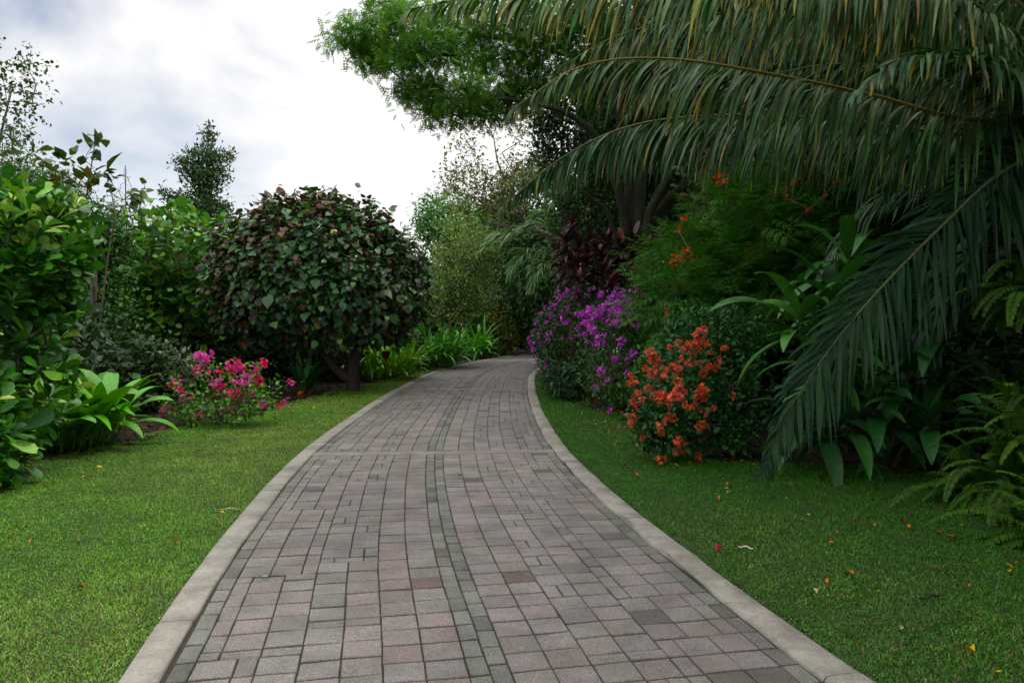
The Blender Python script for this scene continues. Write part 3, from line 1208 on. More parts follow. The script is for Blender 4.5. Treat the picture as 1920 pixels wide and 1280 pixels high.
pb = on_ground(416, 796)
pd = pb[1]
rsf = R(3)
pink = [(331, 718), (337, 729), (323, 721), (343, 737), (372, 667), (384, 665), (386, 671), (378, 690), (370, 693), (390, 700), (366, 696), (405, 695), (413, 699), (425, 690), (432, 686),
        (442, 683), (449, 687), (456, 692), (440, 694), (432, 697), (478, 689), (484, 693), (480, 697), (494, 679), (498, 683), (465, 703), (472, 707), (480, 710), (486, 714), (470, 716), (460, 711),
        (408, 722), (402, 726), (412, 726), (438, 712), (434, 715), (449, 716), (432, 735), (440, 739), (446, 734), (436, 743), (467, 738), (453, 749), (492, 757), (497, 756), (524, 761), (538, 752),
        (541, 714), (546, 718), (306, 770), (316, 767), (374, 776), (379, 770), (434, 770), (462, 758), (358, 745), (344, 742)]
F = [at(x, y, pd + rsf.normal(0, .28)) for x, y in pink]
bougainvillea('small sparse bougainvillea with hot pink flowers on the left lawn edge', pb, 71,
              [(at(420, 735, pd), (.85, .6, .42)), (at(355, 765, pd - .1), (.42, .4, .22)), (at(480, 745, pd), (.42, .4, .3)), (at(425, 775, pd - .1), (.6, .5, .15))], 95, .062,
              [(5, (.08, .25, .025)), (3, (.13, .30, .04)), (2, (.045, .14, .02))], [[(4, (.84, .12, .38)), (2, (.88, .20, .46))], [(3, (.86, .10, .20)), (1, (.82, .13, .34))], [(3, (.76, .15, .50))]],
              F, .04, .048, 9, per=3, shell=.3, nflo=8, every=3)

# --- sea grape with round leaves and pale branches
sg = np.array([at(330, 730, 18.9)[0], 18.9, 0])
sg[2] = gz(sg[0], sg[1])
crown_plant('sea_grape_bush', 'wide bush with round light green leaves and pale forked branches behind the pink flowers', 'bush', sg, (M_BARK, M_LEAF), 81,
            [(at(330, 470, 18.9), (1.5, 1.2, 1.22)), (at(265, 555, 18.7), (1.05, 1.1, .92)), (at(390, 560, 19.1), (.95, 1.0, 1.15)), (at(270, 610, 18.7), (1.15, .9, .6))],
            ROUNDL, .155, .155, [(5, (.085, .23, .048)), (4, (.13, .31, .06)), (1.8, (.24, .42, .07)), (1.5, (.05, .135, .038)), (.3, (.2, .12, .03))], cover=.85, per=3, wood=PALEWOOD,
            limbs=[(curve(sg - Z * .1, at(332, 668, 18.8), at(300, 630, 18.7), at(250, 608, 18.5), at(205, 590, 18.4)), .085, .028),
                   (curve(sg - Z * .05, at(338, 660, 18.8), at(350, 600, 18.7), at(330, 540, 18.7), at(290, 470, 18.7)), .06, .02),
                   (curve(sg - Z * .05, at(340, 650, 18.9), at(372, 560, 18.9), at(350, 480, 19.0)), .06, .02)],
            every=3, rtip=.006, parts=('branches', 'foliage'), shell=.3, lump=.3, kw=dict(spread=.16, out=.5, rise=.25, rnd=.6, upz=1.1, upn=.3, lv=.3))

# sapling with a few big leaves standing above it
sb = np.array([at(165, 640, 13.2)[0], 13.2, 0])
sb[2] = gz(sb[0], sb[1])
rs = R(83)
t = thing('sapling', 'lanky sapling with a few large brownish leaves rising above the bushes', 'sapling', sb)
tips = [at(x, y, 13.2 + rs.normal(0, .2)) for x, y in [(181, 268), (165, 285), (158, 300), (178, 315), (130, 318), (100, 300), (92, 312), (110, 330), (150, 330), (168, 342), (140, 350), (205, 330), (220, 352), (195, 328), (230, 375), (245, 366), (260, 372)]]
m = MB()
grow(m, rs, [(curve(sb - Z * .1, at(170, 520, 13.2), at(140, 400, 13.2), at(128, 330, 13.2)), .03, .01), (curve(sb - Z * .1, at(180, 500, 13.3), at(160, 400, 13.3), at(178, 270, 13.2)), .03, .008),
             (curve(sb - Z * .1, at(200, 500, 13.1), at(215, 400, 13.1), at(200, 330, 13.2)), .025, .008)], np.array(tips), .005, C=(.10, .085, .07))
m.build('stem', M_BARK, t)
m = MB()
tp = np.array(tips)
leafcloud(m, rs, tp, unit(tp - at(165, 380, 13.2)), OVATE, .22, .15, [(3, (.05, .10, .03)), (3, (.07, .12, .03)), (1, (.13, .10, .03))], per=5, spread=.1, out=.7, rise=-.25, rnd=.6, upz=.8)
m.build('leaves', M_LEAF, t)

# small-leaved dark tree between
b = foot(at(180, 600, 15.5)[0], 15.5)
crown_plant('small_leaf_tree', 'dense dark tree of tiny leaves between the paddle leaf bush and the round leaf bush', 'tree', b, (M_BARK, M_LEAF), 85,
            [(at(170, 460, 15.5), (.55, .7, .95)), (at(170, 570, 15.3), (.7, .7, .9)), (at(205, 440, 15.7), (.35, .5, .5))], OVATE, .085, .05,
            [(5, (.042, .125, .024)), (3, (.06, .16, .03)), (1, (.03, .085, .02))], cover=1.1, per=9, kw=dict(spread=.14, rnd=.8), every=3, shell=.55, lump=.4)

# tall thin tree at the left edge of the picture
b = foot(at(-60, 600, 16)[0], 16.0)
rs = R(87)
t = thing('thin_tree', 'tall thin sparse tree at the left edge with small leaves against the sky', 'tree', b)
tips = [at(x, y, 16 + rs.normal(0, .5)) for x, y in [(58, 112), (45, 118), (30, 130), (25, 150), (8, 160), (40, 145), (62, 155), (68, 158), (15, 190), (2, 130), (55, 190), (60, 196), (42, 190), (25, 196), (10, 215), (0, 240), (58, 245), (40, 250), (22, 255), (45, 265), (5, 270), (-30, 120), (-50, 160), (-40, 220), (-20, 90), (-70, 140), (-60, 250), (20, 280), (-15, 200), (-10, 285), (35, 282)]]
m = MB()
grow(m, rs, [(curve(b - Z * .1, at(-30, 420, 16), at(0, 260, 16), at(22, 170, 16)), .07, .015), (curve(b - Z * .1, at(-50, 420, 16.2), at(-50, 240, 16.2), at(-30, 110, 16)), .06, .015)], np.array(tips), .006, step=.2, C=(.10, .085, .07))
m.build('trunk', M_BARK, t)
m = MB()
tp = np.repeat(np.array(tips), 6, 0) + rs.normal(0, .16, (len(tips) * 6, 3))
leafcloud(m, rs, tp, unit(tp - at(-20, 230, 16)), OVATE, .095, .06, [(4, (.055, .12, .03)), (2, (.08, .13, .04)), (2, (.04, .08, .025))], per=5, spread=.07, rnd=.8)
m.build('crown', M_LEAF, t)

b = foot(at(60, 600, 17.5)[0], 17.5)
crown_plant('airy_bush', 'airy light green bush behind the paddle leaf bush under the thin tree', 'bush', b, (M_BARK, M_LEAF), 89,
            [(at(50, 360, 17.5), (1.3, 1.0, .75)), (at(100, 400, 17.3), (.9, 1, .8)), (at(-60, 340, 17.5), (1.3, 1, .9)), (at(80, 500, 17.5), (1.6, 1, 1.2))], OVATE, .085, .05,
            [(4, (.07, .17, .04)), (3, (.10, .20, .055)), (1, (.12, .15, .05))], cover=.85, per=7, kw=dict(spread=.17, rnd=.8), every=2, shell=.3, lump=.5)

# bare twiggy tree
b = foot(at(235, 600, 19)[0], 19.0)
rs = R(91)
t = thing('bare_tree', 'nearly leafless twiggy grey tree showing above the round leaf bush', 'tree', b)
tips = [at(x + rs.normal(0, 9), y + rs.normal(0, 14), 19 + rs.normal(0, .25)) for x, y in [(236, 320), (230, 345), (243, 350), (225, 370), (250, 372), (262, 385), (240, 395), (272, 372), (268, 392), (212, 388), (218, 400), (282, 398)] for _ in range(9)]
m = MB()
grow(m, rs, [(curve(b - Z * .1, at(238, 470, 19), at(236, 400, 19), at(235, 310, 19)), .05, .012), (curve(b, at(225, 450, 19), at(216, 400, 19), at(214, 365, 19)), .03, .008), (curve(b, at(262, 450, 19), at(258, 400, 19), at(272, 350, 19)), .04, .01)], np.array(tips), .0042, step=.2, C=(.16, .145, .13), sides=4, lift=.5)
m.build('trunk', M_BARK, t)
m = MB()
tp = np.array([at(rs.uniform(205, 285), rs.uniform(385, 430), 18.8 + rs.normal(0, .3)) for _ in range(60)])
leafcloud(m, rs, tp, unit(rs.normal(0, 1, tp.shape)), OVATE, .09, .055, [(3, (.08, .13, .035)), (2, (.14, .12, .05))], per=4, spread=.1, rnd=.8)
m.build('leaves', M_LEAF, t)

# tall narrow tree standing up against the sky
b = foot(at(380, 600, 27)[0], 27.0)
rs = R(93)
t = thing('narrow_tree', 'tall narrow tree with ragged cross shaped top standing alone against the sky', 'tree', b)
lob = [(390, 262, 8, 26), (375, 290, 22, 10), (398, 300, 18, 12), (360, 312, 26, 12), (345, 302, 12, 6), (415, 298, 18, 8), (427, 294, 8, 5), (385, 325, 26, 14), (405, 330, 22, 12), (365, 335, 20, 9), (388, 350, 24, 12), (378, 370, 30, 16), (400, 385, 26, 16), (352, 380, 26, 10), (330, 372, 16, 9), (312, 366, 8, 8), (420, 390, 14, 10), (385, 410, 40, 16), (340, 400, 30, 14)]
P = np.vstack([np.stack([at(rs.normal(x, a * .55), rs.normal(y, c * .55), 27 + rs.normal(0, .35)) for _ in range(int(a * c * .24) + 8)]) for x, y, a, c in lob])
m = MB()
grow(m, rs, [(curve(b - Z * .1, at(385, 450, 27), at(388, 340, 27), at(391, 245, 27)), .09, .012)], P[::3], .006, C=(.08, .07, .06))
m.build('trunk', M_BARK, t)
m = MB()
leafcloud(m, rs, P, unit(P - at(385, 340, 27)), OVATE, .13, .06, [(4, (.045, .10, .035)), (3, (.065, .14, .045)), (1, (.05, .06, .04))], per=5, spread=.11, rise=.3, rnd=.7)
m.build('crown', M_LEAF, t)

# dark undergrowth and backdrop of the left side
UG = [(5, (.018, .048, .014)), (3, (.026, .068, .018)), (1, (.014, .034, .012))]
for i, (px, d, r, h, lab) in enumerate([
        (95, 12.0, 1.5, 1.5, 'dark leafy shrub in shade behind the bright ginger clump'),
        (215, 13.2, 1.3, 1.25, 'dark shrub under the round leaf bush beside the pale spotted plant'),
        (330, 21.0, 1.9, 2.0, 'dark shrub in deep shade behind the pink bougainvillea'),
        (470, 20.0, 1.7, 1.7, 'dark shrub behind the left half of the round tree'),
        (575, 20.0, 1.6, 1.3, 'dark twiggy shrub seen under the round tree left of its trunk'),
        (700, 22.5, 1.5, 1.3, 'dark shrub behind the round tree trunk and strap leaves'),
        (20, 10.6, 1.3, 1.6, 'dark shrub low behind the paddle leaf bush'),
        (-90, 13.0, 2.4, 2.6, 'dark bushy shrub beyond the left edge of the paddle leaf bush')]):
    x = (px - 960) / FPX * d
    b = foot(x, d)
    crown_plant('undergrowth_shrub', lab, 'shrub', b, (M_BARK, M_LEAF), 100 + i, [(b + Z * h * .55, (r, r * .8, h * .6))], OVATE, .13, .08, UG, cover=1.2, per=6,
                parts=('stems', 'foliage'), kw=dict(spread=.16, rnd=.7), every=4, r0=.03, rtip=.004, shell=.35, group='dark shrubs under the left trees')
for i, (px, d, r, h, c0, lab) in enumerate([
        (300, 21, 2.3, 4.2, (.045, .115, .03), 'mid green tree behind the round leaf bush left of the heart leaf tree'),
        (430, 25, 2.6, 4.6, (.05, .12, .035), 'mid green tree standing directly behind the heart leaf tree'),
        (120, 22, 2.6, 4.6, (.045, .11, .03), 'mid green tree behind the airy bush on the left'),
        (-160, 18, 3.2, 5.5, (.035, .09, .025), 'dark green tree beyond the left edge behind the thin tree'),
        (620, 27, 3.0, 3.6, (.03, .08, .025), 'dark green tree behind the right half of the heart leaf tree')]):
    b = foot((px - 960) / FPX * d, d)
    crown_plant('broadleaf_tree', lab, 'tree', b, (M_BARK, M_LEAF), 120 + i, [(b + Z * h * .62, (r, r, h * .38)), (b + Z * h * .35, (r * .9, r, h * .32))], OVATE, .16, .10,
                [(5, c0), (2, tuple(v * 1.5 for v in c0)), (2, tuple(v * .65 for v in c0))], cover=1.3, per=6, kw=dict(spread=.22, rnd=.7), every=5, r0=.09, shell=.55, lump=.4,
                group='trees behind the left bushes')

# pale spotted plant and the orange-flowered plant in the shade
b = foot(at(330, 720, 13.0)[0], 13.0)
crown_plant('variegated_shrub', 'low shrub with pale white spotted leaves in the shade behind the ginger', 'shrub', at(330, 700, 13.0) * [1, 1, 0], (M_BARK, M_LEAF), 131,
            [(at(330, 690, 13.0), (.5, .4, .25)), (at(250, 685, 13.0), (.4, .4, .2))], OVATE, .075, .045, [(3, (.16, .20, .14)), (3, (.05, .11, .04)), (1, (.25, .27, .2))], cover=.7, per=5,
            parts=('stems', 'foliage'), r0=.015, rtip=.003, kw=dict(spread=.08, rnd=.7))
b = foot(at(570, 750, 15.9)[0], 15.9)
t = leafy_clump('canna', 'small shaded plant with one orange flower left of the round tree trunk', 'plant', b, 133, 16, .62, .13, .2, (35, 80), .9, [(4, (.03, .10, .03)), (1, (.06, .17, .04))], M_LEAF)
o = bpy.data.objects.new('flower', blossom_mesh('flower', 5, 9, .055, .12, [(3, (.62, .12, .02)), (1, (.6, .2, .03))]))
o.parent = t
o.location = tuple(at(572, 738, 15.75) - b)
COL.objects.link(o)
m = MB()
tube_path(m, curve(b, at(571, 745, 15.8), at(572, 739, 15.75), n=6), .008, (.05, .12, .03), 5)
m.build('flower_stalk', M_LEAF, t)
# ------------------------------------------------------------------ the far end of the path
# wispy grey-green tree
b = foot(at(850, 640, 27)[0], 27.0)
crown_plant('wispy_tree', 'pale wispy tree with fine yellow green leaves and grey twigs right of the round tree', 'tree', b, (M_BARK, M_LEAF), 201,
            [(at(860, 500, 27), (1.15, 1.0, 1.5)), (at(835, 560, 26.8), (.7, .8, .9)), (at(905, 470, 27.5), (.8, .9, 1.0)), (at(880, 560, 27), (.9, .8, .6))], OVATE, .085, .045,
            [(4, (.22, .35, .085)), (3, (.27, .38, .12)), (2, (.14, .24, .06)), (.4, (.26, .24, .09))], cover=.6, per=16, wood=PALEWOOD,
            limbs=[(curve(b - Z * .1, at(845, 600, 27), at(860, 520, 27), at(880, 440, 27)), .06, .015), (curve(b, at(820, 600, 27), at(815, 540, 27), at(830, 470, 27)), .05, .012),
                   (curve(b, at(870, 600, 27), at(905, 530, 27), at(935, 480, 27)), .05, .012)],
            every=1, rtip=.011, shell=.2, lump=.75, freq=2.6, kw=dict(spread=.13, rnd=.8))

# sparse brown-leaved tree with a long crooked limb
b = foot(at(1085, 520, 30)[0], 30.0)
rs = R(203)
t = thing('sparse_tree', 'sparse olive brown tree with thin crooked branches leaning over the bend of the path', 'tree', b)
lob = [(905, 235, 45, 22, 26), (870, 275, 30, 16, 14), (850, 320, 28, 14, 18), (900, 320, 45, 22, 30), (880, 350, 45, 20, 34), (930, 350, 50, 24, 34), (840, 345, 20, 10, 8), (960, 310, 40, 30, 24), (920, 385, 50, 18, 26), (960, 390, 40, 22, 22), (985, 240, 45, 25, 20), (870, 395, 40, 12, 16), (1010, 330, 40, 40, 24)]
P = np.vstack([np.stack([at(rs.normal(x, a * .5), rs.normal(y, c * .5), 30 + rs.normal(0, .7)) for _ in range(k)]) for x, y, a, c, k in lob])
m = MB()
grow(m, rs, [(curve(b - Z * .1, at(1060, 475, 30), at(1000, 432, 30), at(940, 425, 30), at(915, 415, 30)), .19, .07), (curve(at(1050, 458, 30), at(1010, 432, 30), at(970, 405, 30), at(930, 395, 30), at(905, 380, 30)), .10, .04),
             (curve(at(985, 420, 30), at(955, 350, 30), at(935, 310, 30), at(925, 255, 30)), .07, .02)], P, .008, step=.5, C=(.13, .11, .088), lift=.15)
m.build('trunk', M_BARK, t)
m = MB()
leafcloud(m, rs, P, unit(P - at(960, 380, 30)), OVATE, .14, .075, [(4, (.17, .19, .05)), (3, (.20, .17, .055)), (2, (.12, .18, .045))], per=9, spread=.22, rnd=.8, rise=-.3)
m.build('crown', M_LEAF, t)

FAR = [((845, 420, 42, 2.0, 1.6), (.075, .20, .05), OVATE, 'bright green rounded tree far behind the wispy tree'),
       ((935, 440, 40, 2.6, 1.7), (.075, .17, .04), OVATE, 'leafy mid green tree behind the pale palm fronds at the bend'),
       ((1010, 400, 36, 2.6, 2.4), (.035, .09, .025), OVATE, 'dark green tree behind the crooked limb'),
       ((885, 575, 42, 2.4, 1.5), (.030, .085, .028), LANCE, 'dark drooping tree at the far end of the path'),
       ((985, 560, 42, 2.6, 2.0), (.026, .07, .022), LANCE, 'darkest shrubby tree directly above the end of the path'),
       ((790, 560, 34, 2.0, 1.5), (.03, .08, .022), OVATE, 'dark tree behind the right edge of the round tree'),
       ((1090, 500, 34, 2.6, 2.3), (.03, .08, .022), OVATE, 'dark tree behind the wine red plants')]
for i, ((px, py, d, r, h), c0, T, lab) in enumerate(FAR):
    c = at(px, py, d)
    b = foot(c[0], d)
    crown_plant('far_tree', lab, 'tree', b, (M_BARK, M_LEAF), 210 + i, [(c, (r, r * .9, h)), (c * [1, 1, 0] + Z * max(.8, c[2] * .45), (r * .85, r * .8, max(.8, c[2] * .4)))], T, .22, .10,
                [(5, tuple(v * 1.25 for v in c0)), (2, tuple(v * 2.0 for v in c0)), (2, tuple(v * .7 for v in c0))], cover=1.5, per=7, kw=dict(spread=.26, rnd=.6, rise=-.3), every=5, r0=.1, shell=.5, lump=.4,
                group='trees at the far end of the path')
# yellow-green narrow-leaved shrubs at the bend
for i, (px, py, d, n, c0, lab) in enumerate([(958, 612, 35.5, 120, (.30, .33, .04), 'yellow leaved shrub against the dark trees at the end of the path'),
                                            (925, 640, 34, 90, (.11, .15, .03), 'olive leaved low shrub at the end of the path'),
                                            (885, 640, 36, 90, (.05, .11, .03), 'dark narrow leaved shrub behind the farthest strap clump')]):
    c = at(px, py, d)
    b = foot(c[0], d)
    crown_plant('croton_shrub', lab, 'shrub', b, (M_BARK, M_LEAF), 225 + i, [(c, (1.0, .8, .85))], SLIM, .30, .055,
                [(4, c0), (3, tuple(v * .6 for v in c0)), (2, (.04, .09, .02))], cover=.9, per=9, kw=dict(spread=.10, rnd=.75, rise=-.1), every=2, r0=.03, rtip=.004, parts=('stems', 'foliage'), shell=.45)
b = foot(at(991, 650, 37.2)[0] - .1, 37.2)
leafy_clump('red_leaf_plant', 'small red leaved plant at the bend of the path', 'plant', b, 229, 14, .7, .13, .15, (40, 85), .8, [(1, (.30, .02, .03))], M_LEAF, hgt=(.2, .7))

# ------------------------------------------------------------------ palms: frond (midrib) > leaflets
PALMC = [(5, (.042, .115, .034)), (3, (.06, .145, .04)), (2, (.085, .155, .034)), (1, (.13, .18, .085))]


def frond(parent, pts, n=70, L=.75, W=.05, seed=0, nrm=(-.1, -.3, 1), lat=(.62, .45), cols_=PALMC, yellow=.3, down=1.0, side=(1, 1), g=2.2, r0=.028, start=.12, rib=(.10, .11, .025), hang=0.0, S=6, mat=None):
    rs = R(seed)
    P = spline(np.array(pts), 60)
    m = MB()
    tube_path(m, P, np.linspace(r0, .004, 60), rib, 7)
    f = m.build('frond', M_PALM, parent)
    T = unit(np.gradient(P, axis=0))
    t = np.clip(np.linspace(start, .995, n) + rs.normal(0, .35 / n, n), start, .995)
    k = t * 59
    base = np.stack([np.interp(k, np.arange(60), P[:, j]) for j in range(3)], 1)
    tg = unit(np.stack([np.interp(k, np.arange(60), T[:, j]) for j in range(3)], 1))
    m = MB()
    for sg, amt in ((-1, side[0]), (1, side[1])):
        if not amt:
            continue
        sd = unit(np.cross(tg, np.array(nrm, float))) * sg
        up = np.cross(sd * sg, tg)
        ln = L * amt * (.55 + .6 * np.sin(math.pi * np.clip(t * .95 + .12, 0, 1)) ** .8) * np.exp(rs.normal(0, .1, n))
        ln *= 1 - .55 * smooth((t - .8) / .2)
        d0 = sd * (lat[0] - .25 * t)[:, None] + tg * (lat[1] + .55 * t)[:, None] + up * .15 - Z * hang * np.exp(rs.normal(0, .35, (n, 1))) + .13 * rs.normal(0, 1, (n, 3))
        C0 = pal(rs, n, cols_, .2)
        C1 = C0.copy()
        yk = rs.random(n) < yellow * (.15 + 1.3 * t)
        C1[yk] = pal(rs, yk.sum(), [(4, (.42, .28, .03)), (2, (.25, .22, .04)), (1.5, (.36, .28, .14)), (.6, (.26, .11, .02))], .2)
        ribbons(m, base, d0, ln, W * np.exp(rs.normal(0, .12, n)), S, g * np.exp(rs.normal(0, .22, n)), prof_strap, up, .35, C0, C1, rs, .8, 3.0)
    m.build('leaflets', mat or M_PALM, f)
    return f


pbase = foot(6.1, 7.4)
ptop = np.array([5.9, 7.3, 3.5])
palm = thing('palm_tree', 'large palm at the right edge with long drooping fronds hanging over the right lawn', 'palm', pbase)
m = MB()
tube_path(m, curve(pbase - Z * .1, pbase * .5 + ptop * .5, ptop, n=16), np.linspace(.24, .2, 16), (.09, .07, .05), 12, .2, R(1))
m.build('trunk', M_BARK, palm)
q = lambda x, y, d: at(x, y, d)
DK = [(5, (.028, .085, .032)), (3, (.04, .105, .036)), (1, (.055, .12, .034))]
# the fronds in view
frond(palm, [ptop, q(1850, 60, 6.3), q(1600, -50, 6.0), q(1300, -55, 5.8), q(1000, -25, 5.7), q(765, 18, 5.6)], 235, .68, .030, 301, yellow=.32, g=2.0, hang=1.0)
frond(palm, [ptop + [0, 0, .05], q(1830, 225, 6.6), q(1640, 180, 6.5), q(1450, 140, 6.4), q(1250, 110, 6.4), q(1090, 125, 6.4), q(955, 208, 6.4)], 225, .68, .030, 302, yellow=.2, g=2.2, hang=1.0, rib=(.20, .17, .025))
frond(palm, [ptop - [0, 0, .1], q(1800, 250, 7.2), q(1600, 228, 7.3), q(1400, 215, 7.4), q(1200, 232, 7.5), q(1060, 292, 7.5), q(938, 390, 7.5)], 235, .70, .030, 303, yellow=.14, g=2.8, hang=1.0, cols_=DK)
frond(palm, [ptop, q(1900, 310, 6.5), q(1760, 430, 6.4), q(1620, 575, 6.3), q(1530, 690, 6.35), q(1470, 790, 6.4), q(1430, 885, 6.45)], 150, .76, .036, 304, side=(1, .66), mat=M_SHADEPALM, nrm=(-.25, -1, .35), lat=(.85, .55), yellow=0, g=1.0, hang=.12, cols_=[(3, (.013, .042, .019)), (2, (.02, .055, .021))], rib=(.10, .13, .06))  # drooping frond: deep shade put into its leaflet greens, darker than the other fronds
frond(palm, [ptop + [0, 0, .1], q(1900, 60, 6.4), q(1740, -40, 6.0), q(1560, -60, 5.6), q(1350, -20, 5.3)], 180, .68, .031, 305, yellow=.3, g=2.2, hang=1.0)
frond(palm, [ptop + [0, 0, .1], q(1880, 90, 7.4), q(1640, 20, 7.8), q(1400, 20, 8.0), q(1180, 60, 8.1), q(1040, 130, 8.2)], 200, .70, .032, 306, yellow=.5, g=2.2, hang=1.0)
frond(palm, [ptop, q(1850, 180, 8.0), q(1620, 120, 8.8), q(1420, 150, 9.2), q(1260, 240, 9.4)], 130, .68, .036, 307, yellow=.2, g=2.2, hang=1.0, cols_=DK)
frond(palm, [ptop, q(1900, 320, 7.6), q(1750, 330, 8.2), q(1620, 400, 8.6), q(1540, 510, 8.8)], 110, .64, .036, 308, yellow=.0, g=2.4, hang=.1, cols_=DK)
frond(palm, [ptop, q(1960, 200, 6.6), q(1840, 120, 5.9), q(1700, 110, 5.5), q(1600, 180, 5.3)], 110, .62, .034, 309, yellow=.15, g=2.4, hang=.1, cols_=DK)
frond(palm, [ptop, q(1970, 330, 7.3), q(1860, 420, 7.6), q(1770, 560, 7.8), q(1730, 700, 7.8)], 70, .62, .055, 310, yellow=.0, g=1.8, hang=.1, cols_=DK)
frond(palm, [ptop, q(1820, 60, 8.6), q(1600, 10, 9.4), q(1400, 60, 10), q(1230, 150, 10.2), q(1150, 250, 10.2)], 150, .72, .036, 316, yellow=.2, g=2.2, hang=1.0, cols_=DK)
frond(palm, [ptop + [0, 0, .1], q(1880, -20, 7.6), q(1680, -120, 7.8), q(1420, -130, 7.8), q(1180, -60, 7.6), q(1080, 30, 7.5)], 160, .68, .034, 317, yellow=.3, g=2.2, hang=1.0)
frond(palm, [ptop, q(1900, 250, 8.4), q(1760, 200, 9.4), q(1640, 240, 10.2), q(1540, 330, 10.6)], 120, .64, .036, 318, yellow=.1, g=2.2, hang=1.0, cols_=DK)
frond(palm, [ptop + [0, 0, .1], ptop + [-.3, .7, 1.3], ptop + [-.9, 2.2, 1.9], ptop + [-1.5, 3.6, 1.3]], 80, .62, .055, 311, yellow=.1, g=2.4, cols_=DK)
frond(palm, [ptop + [0, 0, .1], ptop + [-.5, -.6, 1.4], ptop + [-1.3, -1.7, 2.1], ptop + [-2.4, -2.8, 1.7], ptop + [-3.2, -3.4, .9]], 80, .62, .055, 312, yellow=.1, g=2.4, cols_=DK)
frond(palm, [ptop + [0, 0, .1], ptop + [.5, -.9, 1.2], ptop + [1.0, -2.4, 1.6], ptop + [1.3, -3.8, .8]], 60, .62, .055, 313, yellow=.1, g=2.4, cols_=DK)
frond(palm, [ptop + [0, 0, .1], ptop + [1, .3, 1.2], ptop + [2.4, .8, 1.6], ptop + [3.8, 1, .6]], 60, .62, .055, 314, yellow=.1, g=2.4, cols_=DK)
frond(palm, [ptop + [0, 0, .1], ptop + [-.5, .1, 1.5], ptop + [-1.7, .2, 2.6], ptop + [-3.2, .1, 2.7], ptop + [-4.6, 0, 2.0]], 90, .62, .055, 315, yellow=.1, g=2.4, cols_=DK)

# smaller palm beyond the wine-red plants, its fronds arching over towards the path
c0 = at(1075, 470, 24)
b2 = foot(c0[0], 24.0)
palm2 = thing('young_palm', 'young palm with pale arching fronds in front of the trees at the bend', 'palm', b2)
m = MB()
tube_path(m, curve(b2 - Z * .1, b2 * .5 + c0 * .5, c0, n=10), .12, (.07, .06, .045), 9, .2, R(2))
m.build('trunk', M_BARK, palm2)
YP = [(4, (.11, .24, .07)), (3, (.15, .29, .10)), (1, (.22, .31, .13))]
for i, pts in enumerate([[(1000, 440, 23.8), (940, 440, 23.6), (895, 478, 23.5)], [(1010, 478, 23.6), (985, 476, 23.3), (952, 525, 23.2)], [(1030, 430, 24), (985, 425, 24.2), (935, 462, 24.3)],
                         [(1050, 420, 24.4), (1020, 400, 24.8), (985, 420, 25.2)], [(1090, 420, 24.4), (1110, 390, 24.8), (1150, 410, 25)], [(1040, 490, 23.2), (1015, 500, 22.8), (992, 545, 22.6)],
                         [(1060, 400, 24.3), (1050, 370, 24.6), (1020, 365, 24.9)]]):
    frond(palm2, [c0] + [at(*p) for p in pts], 54, .66, .065, 330 + i, cols_=YP, yellow=.05, g=2.0, r0=.02, S=4)

# ------------------------------------------------------------------ the big spreading tree on the bank
TD = 20.0
base = foot(at(1192, 540, TD)[0], TD)
rs = R(401)
big = thing('spreading_tree', 'large mossy spreading tree on the right bank with several trunks and feathery bright green foliage', 'tree', base)
W2 = lambda *p: curve(*[base - Z * .15 + np.array(p[0])] + [at(*k) for k in p[1:]], n=22)
limbs = [(W2((0, 0, 0), (1195, 440, TD), (1200, 330, TD), (1225, 180, TD + .3), (1280, 20, TD + .5), (1360, -200, TD + 1)), .26, .07),
         (W2((-.2, 0, 0), (1172, 430, TD - .2), (1150, 330, TD - .4), (1120, 260, TD - .6), (1060, 210, TD - .8), (980, 190, TD - 1), (880, 180, TD - 1.2)), .20, .035),
         (W2((-.1, .2, 0), (1182, 430, TD), (1175, 300, TD), (1150, 180, TD), (1085, 110, TD), (960, 75, TD), (820, 62, TD), (690, 68, TD)), .20, .03),
         (W2((.18, .05, 0), (1228, 425, TD - .1), (1285, 350, TD - .2), (1380, 270, TD - .4), (1520, 130, TD - .8), (1660, -60, TD - 1)), .21, .05),
         (W2((.1, -.15, 0), (1215, 420, TD - .4), (1250, 340, TD - .7), (1330, 200, TD - 1.2), (1400, 40, TD - 2), (1450, -120, TD - 3)), .19, .05),
         (W2((-.25, -.1, 0), (1150, 430, TD - .5), (1105, 370, TD - .8), (1050, 330, TD - 1.1), (1000, 300, TD - 1.2)), .10, .03)]
pads = [(650, 72, 26), (690, 60, 34), (690, 90, 30), (735, 38, 34), (748, 84, 40), (790, 28, 40), (785, 92, 40), (735, 8, 30), (840, 48, 44), (845, 100, 44), (905, 62, 48), (900, 112, 40), (700, 112, 18), (760, 112, 22),
        (800, 155, 30), (772, 172, 24), (835, 178, 36), (885, 168, 38), (805, 200, 22), (850, 212, 30), (905, 206, 32), (940, 165, 40), (965, 112, 42), (975, 60, 55), (980, 170, 40), (945, 205, 28), (1010, 20, 60), (1020, 100, 40), (1050, 50, 55),
        (1110, 30, 60), (1030, 160, 26), (880, -15, 50), (1000, -40, 60), (1110, -70, 70)]
P, N = [], []
for x, y, r in pads:
    d = TD - .6 + rs.normal(0, .5)
    rm = r / FPX * d
    c = at(x, y, d)
    p, nrm_ = blob(rs, c, (rm * 1.15, rm * 1.3, rm * .26), int(7 + 24 * rm), .3, .45)
    P.append(p)
    N.append(nrm_)
P, N = np.vstack(P), np.vstack(N)
dark = []
